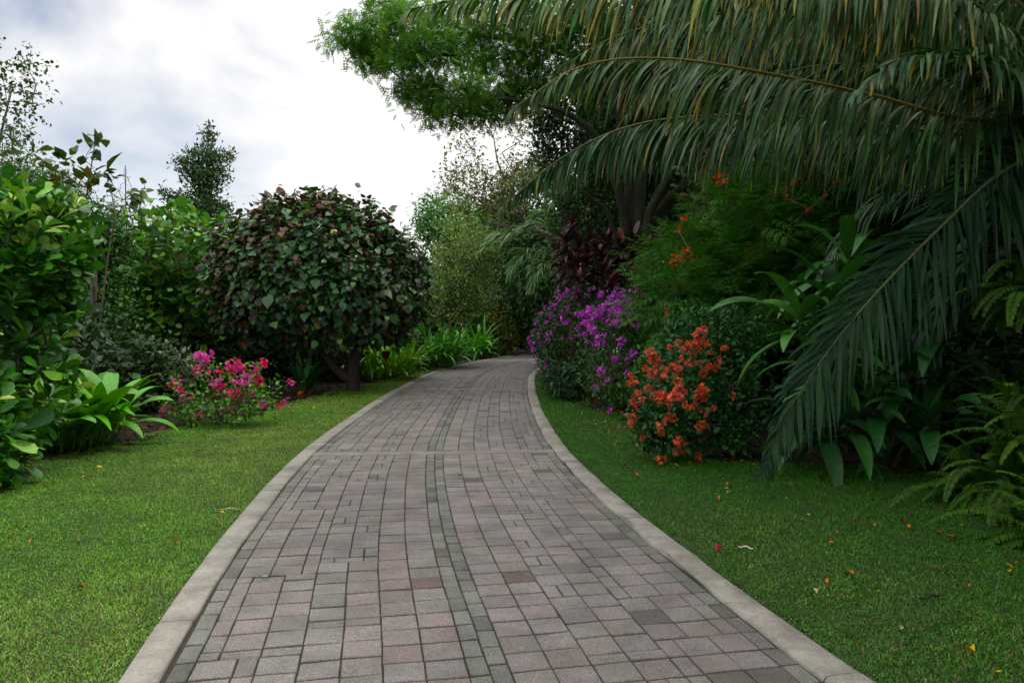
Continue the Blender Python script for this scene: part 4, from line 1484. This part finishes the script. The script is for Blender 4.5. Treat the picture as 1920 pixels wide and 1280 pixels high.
for x, y, d, rm, k in [(1180, 60, 21, 1.6, 80), (1300, -40, 20, 1.8, 80), (1250, 150, 22, 1.5, 70), (1400, 60, 19, 1.7, 80), (1500, -60, 17.5, 2.0, 80), (1620, 40, 18, 1.9, 80), (1450, 180, 20, 1.6, 60), (1150, -120, 20, 1.8, 60), (1700, -150, 16, 2.2, 70),
                       (1340, -220, 18, 2.2, 70), (1560, 140, 20, 1.6, 60), (1340, 90, 23, 1.6, 60), (1230, 230, 23, 1.2, 60), (1170, 200, 23.5, 1.0, 50), (1300, 200, 23, 1.2, 60), (1200, 120, 24, 1.4, 60), (1380, 160, 22, 1.3, 60), (1260, 310, 23.5, 1.0, 50), (1120, 130, 22, 1.2, 50), (1080, 180, 22, .9, 26), (1500, -300, 15, 2.4, 70), (1800, 60, 18, 2.0, 70)]:
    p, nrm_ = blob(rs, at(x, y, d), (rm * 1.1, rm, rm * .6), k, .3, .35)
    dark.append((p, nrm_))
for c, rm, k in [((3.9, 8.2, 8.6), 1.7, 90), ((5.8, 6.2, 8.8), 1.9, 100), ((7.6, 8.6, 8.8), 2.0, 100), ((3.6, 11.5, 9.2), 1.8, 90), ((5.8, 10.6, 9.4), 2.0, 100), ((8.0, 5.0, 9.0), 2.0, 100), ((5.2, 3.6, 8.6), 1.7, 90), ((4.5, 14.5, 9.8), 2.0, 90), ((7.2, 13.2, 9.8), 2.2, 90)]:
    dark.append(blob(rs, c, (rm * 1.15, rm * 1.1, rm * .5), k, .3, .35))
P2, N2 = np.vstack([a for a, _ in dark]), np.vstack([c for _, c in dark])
m = MB()
grow(m, rs, limbs, np.vstack([P[::5], P2[::12]]), .011, step=.6, C=(.012, .011, .008), rmax=.09, sides=6, lift=.1)
m.build('trunk', M_MOSSBARK, big)
BP = pinnate(5, .20, .34)
m = MB()
leafcloud(m, rs, P, N, BP, .20, .20, [(5, (.115, .26, .055)), (3, (.165, .33, .075)), (2, (.07, .18, .04))], per=19, spread=.19, out=.6, rise=-.18, rnd=.6, upz=1.0, upn=.3)
m.build('crown', M_AIRY, big)
m = MB()
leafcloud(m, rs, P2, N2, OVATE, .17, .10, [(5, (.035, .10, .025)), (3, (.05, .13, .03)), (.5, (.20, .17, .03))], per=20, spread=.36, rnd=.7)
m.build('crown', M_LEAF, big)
# climber leaves on its trunks and the dark leafy tree hanging behind
rs = R(402)
b = foot(at(1080, 520, 23)[0], 23.0)
crown_plant('glossy_dark_tree', 'dark small leaved tree hanging behind the mossy trunks', 'tree', b, (M_BARK, M_GLOSS), 403,
            [(at(1040, 270, 22.5), (.75, .8, .9)), (at(1090, 385, 22.5), (1.0, .9, .8)), (at(1130, 300, 22.8), (.8, .8, 1.0)), (at(1020, 215, 22.5), (.5, .7, .4)), (at(1095, 450, 22.6), (.6, .6, .5)), (at(1260, 400, 23), (1.0, .8, 1.0))],
            OVATE, .115, .07, [(5, (.03, .085, .022)), (3, (.04, .11, .025)), (.35, (.26, .20, .03))], cover=1.0, per=7, kw=dict(spread=.16, rnd=.7), every=3, rtip=.005, shell=.3, lump=.45)

# ------------------------------------------------------------------ wine-red plants
rs = R(411)
RED = [(5, (.018, .010, .014)), (3, (.025, .011, .015)), (3, (.018, .015, .018)), (1, (.065, .018, .022))]
REDT = [(4, (.058, .014, .019)), (3, (.034, .012, .017)), (.6, (.15, .032, .035))]
heads = [(1072, 408, .8), (1060, 440, 1), (1085, 452, 1), (1045, 462, .8), (1105, 440, .9), (1125, 470, 1.1), (1140, 445, 1), (1165, 455, 1.1), (1190, 440, 1.1), (1178, 470, 1), (1215, 455, .9), (1232, 440, .8), (1100, 480, 1), (1075, 490, .9), (1050, 495, .8),
         (1130, 500, 1), (1155, 490, 1), (1180, 500, 1), (1205, 485, .9), (1110, 515, .9), (1145, 525, .9), (1085, 520, .8), (1170, 530, .8), (1135, 545, .7), (1200, 520, .8), (1060, 475, .8)]
for j, (lo, hi, bx, lab) in enumerate([(0, 9, 1085, 'wine red leaved cordyline left of the mossy trunks'), (9, 18, 1165, 'wine red leaved cordyline in front of the mossy trunks, reaching highest'), (18, 26, 1150, 'dark burgundy cordyline lowest, just above the purple bougainvilleas')]):
    d = 16.6 if j < 2 else 16.0
    b = foot(at(bx, 560, d)[0], d)
    t = thing('cordyline', lab, 'plant', b, 'wine red cordylines under the mossy tree')
    st, lf = MB(), None
    hs = heads[lo:hi] if j < 2 else heads[18:]
    for hx, hy, s in hs:
        s = s * .88
        c = at(hx, hy + 14, d + rs.normal(0, .35))
        tube_path(st, curve(b + rs.normal(0, .12, 3) * [1, 1, 0] - Z * .05, (b + c) / 2 + rs.normal(0, .08, 3), c, n=8), .016, (.07, .055, .045), 6)
        n = 22
        el = np.radians(np.linspace(72, -32, n) + rs.normal(0, 9, n))
        az = np.arange(n) * 2.4 + rs.random()
        dd = np.stack([np.cos(az) * np.cos(el), np.sin(az) * np.cos(el), np.sin(el)], 1)
        m = MB()
        bb = c + np.c_[np.zeros((n, 2)), np.linspace(.1, -.22, n)]
        k = np.linspace(0, 1, n)[:, None]
        C = pal(rs, n, REDT, .25) * (1 - k) + pal(rs, n, RED, .25) * k
        ribbons(m, bb, dd, .44 * s * np.exp(rs.normal(0, .12, n)), .125 * s, 6, 1.3, prof_broad, np.tile([[0, 0, 1.0]], (n, 1)), .3, C, C * 1.15, rs, .3)
        m.build('leaf_head', M_GLOSS, t)
    st.build('stems', M_BARK, t)

# ------------------------------------------------------------------ bougainvilleas of the right side
LG = [(5, (.055, .15, .03)), (3, (.08, .19, .04)), (2, (.03, .09, .025))]
LGD = [(5, (.035, .10, .025)), (3, (.05, .14, .03)), (2, (.022, .06, .02))]
PUR = [[(4, (.64, .13, .70)), (2, (.72, .20, .76))], [(3, (.60, .12, .70)), (1, (.74, .18, .70))], [(3, (.68, .16, .74))]]
rsf = R(17)
d = 16.2
b = foot(at(1062, 740, 16.0)[0], 16.0)
fl = [(1065, 545), (1078, 540), (1090, 545), (1055, 552), (1048, 560), (1100, 552), (1072, 560), (1085, 530), (1105, 545), (1030, 570), (1022, 578), (1038, 575), (1015, 588), (1050, 585), (1060, 578), (1034, 590), (1010, 598), (1025, 605), (1018, 615), (1005, 608), (1000, 622), (998, 635),
      (1012, 628), (1036, 588), (996, 650), (994, 640), (998, 655), (1010, 640), (1030, 625), (1028, 635), (1002, 668), (1022, 675), (1020, 690), (1003, 690), (1022, 688), (1018, 697), (1055, 635), (1070, 570), (1090, 570), (1045, 548), (1080, 552), (1110, 540), (1016, 648), (1040, 610), (1058, 600), (1072, 632)]
F = [at(x, y, d - .9 * (1 - abs(x - 1065) / 90) + rsf.normal(0, .15)) for x, y in fl]
bougainvillea('tall dark bougainvillea with scattered violet flowers at the kerb where the path bends', b, 421,
              [(at(1072, 620, 16.2), (.72, .75, .75)), (at(1060, 690, 16.1), (.58, .65, .5)), (at(1085, 570, 16.3), (.5, .5, .45)), (at(1030, 640, 16.1), (.36, .4, .55))], 330, .055, LGD, PUR, F, .035, .05, 12, 'purple bougainvilleas', nflo=6)
d = 13.6
b = foot(at(1150, 765, 13.4)[0], 13.4)
fl = []
for _ in range(66):
    u = rsf.random()
    fl.append((1068 + u * 145 + rsf.normal(0, 8), 622 - 52 * math.sin(u * 2.6) ** .8 + rsf.normal(0, 13)))
fl += [(1085, 640), (1070, 628), (1098, 642), (1110, 640), (1116, 628), (1172, 605), (1178, 612), (1168, 658), (1172, 663), (1160, 675), (1140, 605), (1137, 673), (1115, 692), (1110, 697), (1122, 712), (1100, 726), (1150, 640), (1195, 610), (1205, 590), (1213, 600),
       (1212, 570), (1200, 565), (1222, 580), (1218, 592), (1228, 600), (1208, 600), (1232, 612), (1214, 618), (1196, 538), (1188, 535), (1125, 560), (1140, 550), (1148, 556), (1175, 560), (1128, 770), (1160, 700)]
F = [at(x + 16, y, d - .75 * max(0, 1 - abs(x - 1145) / 95) - .3 * max(0, (y - 600) / 100) + rsf.normal(0, .1)) for x, y in fl]
bougainvillea('bougainvillea thickly covered with bright purple flowers between the violet and the orange ones', b, 423,
              [(at(1166, 640, 13.6), (.76, .7, .58)), (at(1160, 700, 13.5), (.78, .7, .5)), (at(1176, 590, 13.7), (.55, .5, .35)), (at(1190, 735, 13.4), (.55, .5, .35)), (at(1215, 630, 13.5), (.42, .45, .45))], 330, .055, LG, PUR, F, .042, .05, 14, 'purple bougainvilleas', nflo=8)
b = foot(at(1062, 735, 15.2)[0], 15.0)
crown_plant('dark_bush', 'small dense dark green bush at the foot of the violet bougainvillea', 'bush', b, (M_BARK, M_LEAF), 425, [(b + Z * .35, (.42, .4, .38))], OVATE, .07, .045,
            [(5, (.022, .07, .03)), (2, (.03, .09, .035))], cover=1.2, per=6, parts=('stems', 'foliage'), r0=.02, rtip=.003, kw=dict(spread=.07, rnd=.7))
d = 8.6
b = foot(at(1300, 850, 8.7)[0], 8.7)
fl = [(1318, 618), (1312, 626), (1320, 640), (1326, 645), (1305, 640), (1332, 660), (1300, 650), (1290, 645), (1280, 655), (1272, 640), (1268, 648), (1310, 655), (1296, 660), (1255, 650), (1362, 653), (1356, 652), (1228, 665), (1222, 655), (1226, 678), (1236, 676), (1246, 690), (1300, 670),
      (1310, 680), (1290, 680), (1278, 672), (1340, 690), (1330, 685), (1322, 692), (1348, 672), (1345, 682), (1318, 700), (1262, 686), (1254, 692), (1260, 700), (1272, 690), (1245, 705), (1235, 712), (1222, 700), (1210, 690), (1182, 702), (1178, 718), (1186, 722), (1190, 712), (1196, 735), (1270, 712), (1278, 720),
      (1272, 730), (1268, 742), (1282, 735), (1276, 748), (1216, 728), (1230, 738), (1222, 745), (1204, 748), (1190, 742), (1186, 752), (1194, 760), (1183, 785), (1188, 795), (1180, 780), (1240, 745), (1250, 752), (1256, 760), (1245, 742), (1312, 738), (1320, 745), (1308, 750), (1302, 758), (1298, 762), (1316, 732),
      (1258, 780), (1252, 788), (1264, 785), (1316, 795), (1325, 798), (1312, 800), (1290, 765), (1285, 758), (1322, 772), (1234, 800), (1240, 812), (1210, 808), (1204, 818), (1270, 825), (1284, 832), (1278, 842), (1266, 848), (1310, 856), (1240, 862), (1232, 864), (1338, 765), (1215, 660), (1372, 742)]
F = [at(x, y, d - .75 * max(0, 1 - abs(x - 1275) / 125) * (1 - abs(y - 740) / 260) + rsf.normal(0, .06)) for x, y in fl[:99]]
ORG = [[(4, (.84, .24, .15)), (2, (.88, .31, .20))], [(3, (.80, .20, .14)), (1, (.84, .25, .20))], [(3, (.82, .22, .11)), (1, (.74, .17, .18))]]
bougainvillea('bougainvillea covered with orange red flowers beside the drooping palm frond', b, 427,
              [(at(1285, 740, 8.7), (.56, .55, .58)), (at(1340, 700, 8.9), (.55, .5, .55)), (at(1365, 790, 8.8), (.42, .4, .42)), (at(1250, 800, 8.5), (.36, .35, .25)), (at(1330, 620, 9.2), (.55, .5, .3))], 330, .06,
              [(5, (.026, .10, .028)), (3, (.035, .13, .032)), (1, (.055, .16, .03))], ORG, F, .031, .030, 14, nflo=14)

# ------------------------------------------------------------------ feathery shrub with orange flowers on the bank
rs = R(431)
b = foot(at(1420, 640, 11.5)[0], 11.5)
t = thing('feathery_shrub', 'feathery green shrub with orange red flowers on the bank above the orange bougainvillea', 'shrub', b)
P, N = [], []
for x, y, d, a, c, k in [(1330, 540, 11.4, .95, .55, 190), (1440, 470, 11.6, 1.15, .75, 260), (1300, 500, 11.6, .55, .4, 90), (1500, 380, 12, 1.0, .6, 170), (1400, 400, 12, .75, .4, 110), (1270, 570, 11.2, .5, .3, 80), (1540, 480, 11.6, .9, .9, 160), (1420, 560, 11.2, .9, .5, 140)]:
    p, q_ = blob(rs, at(x, y, d), (a, .8, c), k, .35, .4)
    P.append(p)
    N.append(q_)
P, N = np.vstack(P), np.vstack(N)
m = MB()
c0 = at(1430, 520, 11.5)
FP = [at(x, y, d - .75) for x, y, d in [(1350, 345, 11.6), (1340, 330, 11.6), (1360, 338, 11.6), (1352, 325, 11.7), (1480, 318, 11.6), (1470, 355, 11.5), (1488, 345, 11.5), (1472, 370, 11.5), (1500, 330, 11.6), (1515, 305, 11.8), (1505, 270, 12), (1570, 340, 11.6), (1545, 365, 11.5), (1518, 392, 11.3),
                                  (1282, 410, 11.4), (1270, 430, 11.4), (1285, 470, 11.1), (1275, 475, 11.1), (1265, 482, 11.1), (1292, 466, 11.1), (1300, 480, 11.1), (1262, 492, 11), (1280, 485, 11), (1250, 590, 11), (1430, 300, 12)]]
grow(m, rs, [(curve(b - Z * .1, b * .4 + c0 * .6, at(1400, 430, 11.7)), .05, .015), (curve(b - Z * .1, b * .5 + at(1340, 540, 11.3) * .5 + Z * .2, at(1310, 500, 11.4)), .04, .012), (curve(b - Z * .1, b * .5 + at(1500, 420, 11.8) * .5 + Z * .1, at(1500, 380, 11.9)), .04, .012),
             (curve(at(1280, 570, 11), at(1360, 525, 10.8), at(1440, 480, 10.9), at(1470, 490, 11)), .012, .02)], np.vstack([P[::4], np.array(FP)]), .004, step=.3, C=(.14, .12, .085), rmax=.03)
m.build('branches', M_BARK, t)
m = MB()
BP2 = bipinnate(4, 5, .17, .26, .42)
leafcloud(m, rs, P, N, BP2, .32, .32, [(5, (.055, .165, .030)), (3, (.08, .21, .038)), (2, (.035, .11, .026)), (.4, (.12, .17, .03))], per=4, spread=.14, out=.8, rise=-.05, rnd=.4, upz=1.5, upn=.2)
m.build('foliage', M_FINE, t)
ms = [blossom_mesh('flower_cluster', 90 + i, 7, .04, .036, [(3, (.75, .075, .012)), (2, (.80, .22, .02))]) for i in range(3)]
for i, p in enumerate(FP):
    o = bpy.data.objects.new('flower_cluster', ms[i % 3])
    o.parent = t
    o.location = tuple(p - b)
    o.rotation_euler = tuple(rs.uniform(0, 6, 3))
    COL.objects.link(o)

# dry brownish plants behind it
rs = R(433)
b = foot(at(1420, 480, 14.5)[0], 14.5)
crown_plant('dry_shrub', 'dark shrub with withered reddish brown leaves above the feathery shrub', 'shrub', b, (M_BARK, M_LEAF), 435, [(at(1400, 310, 14.5), (1.1, .8, .55)), (at(1420, 390, 14.3), (1.2, .8, .8))], SLIM, .26, .055,
            [(4, (.075, .035, .028)), (3, (.05, .04, .025)), (1, (.16, .09, .06)), (2, (.03, .06, .02))], cover=.7, per=8, kw=dict(spread=.14, rnd=.6, rise=-.6), every=2, r0=.05, parts=('stems', 'foliage'), rtip=.005)

# ------------------------------------------------------------------ broad strap-leaved plants and ferns, right foreground
rs = R(441)


def dracaena(label, b, heads_, seed, n=12, L=.80, W=.165, cols_=((5, (.05, .17, .036)), (3, (.07, .22, .045)), (1, (.03, .10, .028)))):
    rs = R(seed)
    t = thing('broad_leaf_plant', label, 'plant', b, 'broad leaf plants under the palm')
    st = MB()
    for c in heads_:
        tube_path(st, curve(b + rs.normal(0, .06, 3) * [1, 1, 0] - Z * .05, (b + c) / 2 + rs.normal(0, .05, 3), c, n=8), .02, (.06, .08, .04), 6)
        az = np.arange(n) * 2.4 + rs.random() * 6
        el = np.radians(np.linspace(62, -24, n) + rs.normal(0, 8, n))
        for i in range(n):
            m = MB()
            C = pal(rs, 1, cols_, .16)
            ribbons(m, (c + Z * (.08 - .22 * i / n))[None], np.array([[math.cos(az[i]) * math.cos(el[i]), math.sin(az[i]) * math.cos(el[i]), math.sin(el[i])]]), L * math.exp(rs.normal(0, .14)), W * math.exp(rs.normal(0, .12)), 10,
                    1.6, prof_broad, np.array([[0, 0, 1.0]]), .3, C * .85, C * 1.15, rs, .3)
            m.build('leaf', M_GLOSS, t)
    st.build('stems', M_BARK, t)


b = foot(at(1560, 830, 8.2)[0], 8.2)
dracaena('broad glossy strap leaved plant whose leaves show left of the drooping palm frond', b, [at(1560, 565, 7.9), at(1500, 610, 7.8), at(1590, 500, 8.3), at(1545, 680, 7.6)], 443)
b = foot(at(1660, 850, 7.9)[0], 7.9)
dracaena('low broad leaved plant in deep shade right of the drooping palm frond', b, [at(1640, 770, 7.6), at(1700, 710, 7.7), at(1740, 800, 7.3), at(1590, 800, 7.5), at(1760, 650, 7.8), at(1540, 790, 7.7)], 445, cols_=((5, (.026, .095, .026)), (3, (.036, .12, .03)), (1, (.02, .07, .02))))


def fern(label, b, seed, n, L, el, heads_az=(0, 6.28), hgt=.1):
    rs = R(seed)
    t = thing('fern', label, 'fern', b, 'ferns at the right edge of the lawn')
    for i in range(n):
        az = rs.uniform(*heads_az)
        e = math.radians(rs.uniform(*el))
        ln = L * math.exp(rs.normal(0, .17))
        S = 26
        p = b + np.array([rs.normal(0, .10), rs.normal(0, .10), hgt * rs.random()])
        dcur = np.array([math.cos(az) * math.cos(e), math.sin(az) * math.cos(e), math.sin(e)])
        g = rs.uniform(1.5, 2.7)
        pts = []
        for k in range(S + 1):
            pts.append(p.copy())
            p = p + dcur * ln / S
            dcur = unit(dcur - Z * g / S * (.4 + 1.1 * k / S))
        pts = np.array(pts)
        m = MB()
        c = pal(rs, 1, [(5, (.05, .135, .022)), (3, (.07, .165, .028)), (1, (.036, .095, .02))], .16)
        tube_path(m, pts, np.linspace(.005, .0015, S + 1), c[0] * [1.2, .8, .8], 5)
        np_ = 36
        tt = np.linspace(.1, .99, np_)
        base_ = np.stack([np.interp(tt * S, np.arange(S + 1), pts[:, j]) for j in range(3)], 1)
        tg = unit(np.gradient(base_, axis=0))
        for sg in (-1, 1):
            sd = unit(np.cross(tg, Z)) * sg
            up = np.cross(sd * sg, tg)
            l_ = .085 * (1 - .75 * tt ** 2.2) * np.minimum(1, .5 + tt * 2) * np.exp(rs.normal(0, .06, np_))
            scatter(m, LANCE, base_, sd + tg * .25 - Z * .15 + .06 * rs.normal(0, 1, (np_, 3)), up + .1 * rs.normal(0, 1, (np_, 3)), l_, .0215, pal(rs, np_, [(1, tuple(c[0]))], .1))
        m.build('frond', M_FINE, t)
    return t


fern('bushy fern with arching fronds spilling on the right lawn below the broad leaf plants', foot(at(1875, 945, 6.3)[0], 6.3), 451, 95, .76, (0, 75))
fern('fern nearest the viewer at the right edge of the picture', foot(at(2000, 1040, 5.2)[0], 5.2), 452, 80, .72, (0, 75))
fern('fern raised on the bank behind, right edge of the picture', np.array([at(1950, 800, 6.0)[0], 6.0, .55]), 453, 60, .72, (10, 75), hgt=.2)
fern('topmost fern hanging from the palm trunk at the right edge', np.array([at(1955, 570, 6.6)[0], 6.6, 1.75]), 454, 54, .64, (0, 70), hgt=.2)
# ------------------------------------------------------------------ dark trees and shrubs closing the right side
for i, (x, y, r, h, lab) in enumerate([
        (6.6, 12.5, 2.4, 6.5, 'dark leafy tree behind the palm fronds and the feathery shrub'),
        (8.6, 9.0, 2.6, 6.8, 'dark leafy tree behind the palm trunk'),
        (9.0, 15.0, 3.0, 8.0, 'tall dark leafy tree on the bank far right behind the palm'),
        (7.8, 4.0, 2.6, 6.6, 'dark leafy tree beyond the right edge above the ferns'),
        (6.2, 17.0, 2.4, 7.0, 'dark leafy tree on the bank right of the mossy trunks'),
        (4.6, 27.0, 3.0, 12.5, 'tall dark tree behind the mossy trunks'),
        (8.6, 27.5, 3.4, 13.5, 'tallest dark tree on the bank behind the palm fronds'),
        (6.6, 24.0, 2.6, 8.5, 'dark tree on the bank just right of the mossy trunks'),
        (7.4, -.5, 2.8, 7.0, 'dark leafy tree shading the near end of the right lawn')]):
    b = foot(x, y)
    crown_plant('shade_tree', lab, 'tree', b, (M_BARK, M_LEAF), 460 + i, [(b + Z * h * .66, (r, r, h * .34)), (b + Z * h * .3 + np.array([.4, .3, 0]), (r * .9, r * .9, h * .3))], OVATE, .17, .095,
                [(5, (.026, .07, .02)), (3, (.035, .09, .024)), (1, (.018, .045, .015)), (.15, (.22, .18, .03))], cover=1.5, per=8, kw=dict(spread=.25, rnd=.7), every=5, r0=.13, shell=.5, lump=.4, rtip=.007,
                group='dark trees behind the palm')
for i, (x, y, r, h, lab) in enumerate([
        (5.6, 10.0, 1.3, 1.6, 'dark undergrowth shrub behind the broad leaf plants'), (4.7, 8.7, .8, .9, 'low dark shrub at the foot of the broad leaf plants'), (5.0, 7.9, .7, .8, 'low dark shrub between the broad leaf plants and the ferns'), (6.9, 8.2, 1.4, 1.6, 'dark undergrowth shrub behind the palm trunk'), (6.6, 6.0, 1.2, 1.5, 'dark undergrowth shrub behind the ferns'),
        (4.4, 11.2, 1.2, 1.5, 'dark undergrowth shrub below the feathery shrub'), (3.6, 12.6, 1.0, 1.3, 'dark undergrowth shrub behind the orange bougainvillea'), (3.2, 14.6, .9, 1.2, 'dark undergrowth shrub between purple bougainvillea and bank')]):
    b = foot(x, y)
    crown_plant('shade_shrub', lab, 'shrub', b, (M_BARK, M_LEAF), 480 + i, [(b + Z * h * .55, (r, r * .8, h * .6))], OVATE, .14, .075, [(5, (.022, .065, .02)), (2, (.03, .085, .025))], cover=1.2, per=6, parts=('stems', 'foliage'),
                kw=dict(spread=.16, rnd=.7), every=4, r0=.03, rtip=.004, shell=.35, group='dark shrubs on the right bank')
# ------------------------------------------------------------------ litter under the plants, fallen leaves, twigs
rl = R(501)


def litter(name, n, side):
    y = rl.uniform(2, 22, n)
    a = left_edge(y) if side < 0 else right_edge(y)
    x = a + side * (rl.random(n) ** 1.3 * 3.2 - .12)
    base_ = np.stack([x, y, terrain(x, y) + .008 + .012 * rl.random(n)], 1)
    az = rl.random(n) * 6.28
    fwd = np.stack([np.cos(az), np.sin(az), rl.normal(0, .15, n)], 1)
    up = np.stack([rl.normal(0, .3, n), rl.normal(0, .3, n), np.ones(n)], 1)
    m = MB()
    L = .075 * np.exp(rl.normal(0, .3, n))
    scatter(m, OVATE, base_, fwd, up, L, L * .5, pal(rl, n, [(4, (.05, .032, .018)), (3, (.08, .045, .02)), (1, (.16, .07, .025)), (.5, (.14, .11, .04))], .3))
    return tag(m.build(name, M_LITTER), kind='stuff')


litter('leaf_litter', 2600, -1)
litter('leaf_litter', 4200, 1)

KINDS = {'orange': (.50, .20, .045), 'yellow': (.62, .47, .06), 'brown': (.24, .12, .055), 'pale tan': (.46, .36, .22), 'dark red': (.26, .05, .035)}
FL_MESH = {}
for k, c in KINDS.items():
    for v in range(3):
        pass
        m = MB()
        T = leaf_t([(0, 0), (.1, .16), (.3, .42), (.55, .5), (.8, .3), (1, 0)], .10 + .14 * v, -.2 + .25 * v)
        cc = np.array([c])
        scatter(m, T, np.zeros((1, 3)) - [[0, .03, 0]], np.array([[0, 1.0, 0]]), np.array([[0, 0, 1.0]]), .065, .034, cc, np.array(c) * .75)
        tubes(m, [[0, -.045, .004]], [[0, -.028, .001]], .0012, .0012, np.array(c) * .6, 4)
        FL_MESH[k, v] = m.mesh('fallen_leaf', M_LITTER)


def fallen(k, p, s, where, rs):
    o = bpy.data.objects.new('fallen_leaf', FL_MESH[k, int(rs.integers(3))])
    o.location = tuple(p)
    o.rotation_euler = (rs.normal(0, .3), rs.normal(0, .3), rs.uniform(0, 6.28))
    o.scale = (s, s, s)
    COL.objects.link(o)
    return tag(o, f'{k} fallen leaf lying {where}', 'leaf', f'{k} fallen leaves {where}')


rs = R(503)
keys = list(KINDS)
for _ in range(190):                                       # right lawn
    y = rs.uniform(3.2, 13)
    a, b_ = np.interp(y, CL[:, 1], CL[:, 0]) + 1.72, float(right_edge(np.array([y]))[0])
    x = a + (b_ - a) * rs.random() ** .7
    k = keys[rs.choice(5, p=[.34, .2, .18, .22, .06])]
    fallen(k, (x, y, gz(x, y) + .026), math.exp(rs.normal(-.5, .3)), 'on the right lawn', rs)
for _ in range(70):                                        # left lawn
    y = rs.uniform(3.6, 14)
    b_, a = np.interp(y, CL[:, 1], CL[:, 0]) - 1.72, float(left_edge(np.array([y]))[0])
    x = a + (b_ - a) * rs.random() ** .8
    k = keys[rs.choice(5, p=[.3, .2, .2, .25, .05])]
    fallen(k, (x, y, gz(x, y) + .026), math.exp(rs.normal(-.5, .3)), 'on the left lawn', rs)
for px, py, k, w in [(497, 1083, 'pale tan', 'on the paving close to the left kerb'), (1062, 897, 'yellow', 'on the paving close to the right kerb'), (1048, 893, 'yellow', 'on the paving close to the right kerb'), (862, 891, 'pale tan', 'on the middle of the paving'), (725, 832, 'orange', 'on the paving just beyond the concrete band'), (978, 857, 'yellow', 'on the concrete band')]:
    p = on_ground(px, py)
    p[2] = .008
    fallen(k, p, .7, w, rs)
p = on_ground(1820, 1228)
p[2] += .03
o = fallen('yellow', p, 1.1, 'on the right lawn', rs)
tag(o, 'largest yellow fallen leaf, in the lower right corner of the lawn', 'leaf')
del o['group']


def stick(name, label, cat, px, py, L, r, az, c, mat):
    p = on_ground(px, py)
    rs = R(px)
    t = np.linspace(-.5, .5, 9)
    P = np.stack([t * L * math.cos(az), t * L * math.sin(az) + .04 * L * np.sin(t * 7), .03 + .006 * np.cos(t * 9)], 1) + p
    m = MB()
    tube_path(m, P, r * (1 - .5 * np.abs(t)), c, 6, .3, rs)
    tag(m.build(name, mat), label, cat)


stick('twig', 'short black twig lying on the right lawn', 'twig', 1745, 1127, .16, .009, .35, (.02, .017, .015), M_BARK)
stick('twig', 'thin pale stem lying beside the left kerb', 'twig', 430, 960, .17, .005, .1, (.5, .46, .38), M_BARK)
stick('twig', 'white curled scrap of stem on the right lawn', 'twig', 1398, 1033, .10, .006, -.5, (.6, .56, .5), M_BARK)
stick('twig', 'long thin brown stalk on the right lawn under the ferns', 'twig', 1780, 1068, .34, .003, .1, (.14, .09, .05), M_BARK)
stick('twig', 'dry grey twig on the grass below the orange bougainvillea', 'twig', 1180, 866, .18, .006, .4, (.06, .045, .04), M_BARK)
for px, py, c, lab in [(1349, 1031, (.6, .03, .16), 'magenta fallen petal on the right lawn'), (1122, 770, (.5, .08, .6), 'violet fallen petal on the grass under the purple bougainvillea'), (1240, 862, (.75, .15, .06), 'orange fallen petal on the grass beneath the orange bougainvillea')]:
    p = on_ground(px, py)
    me = blossom_mesh('petal', px, 3, .010, .024, [(1, c)])
    o = bpy.data.objects.new('fallen_petal', me)
    o.location = tuple(p + Z * .03)
    COL.objects.link(o)
    tag(o, lab, 'petal')
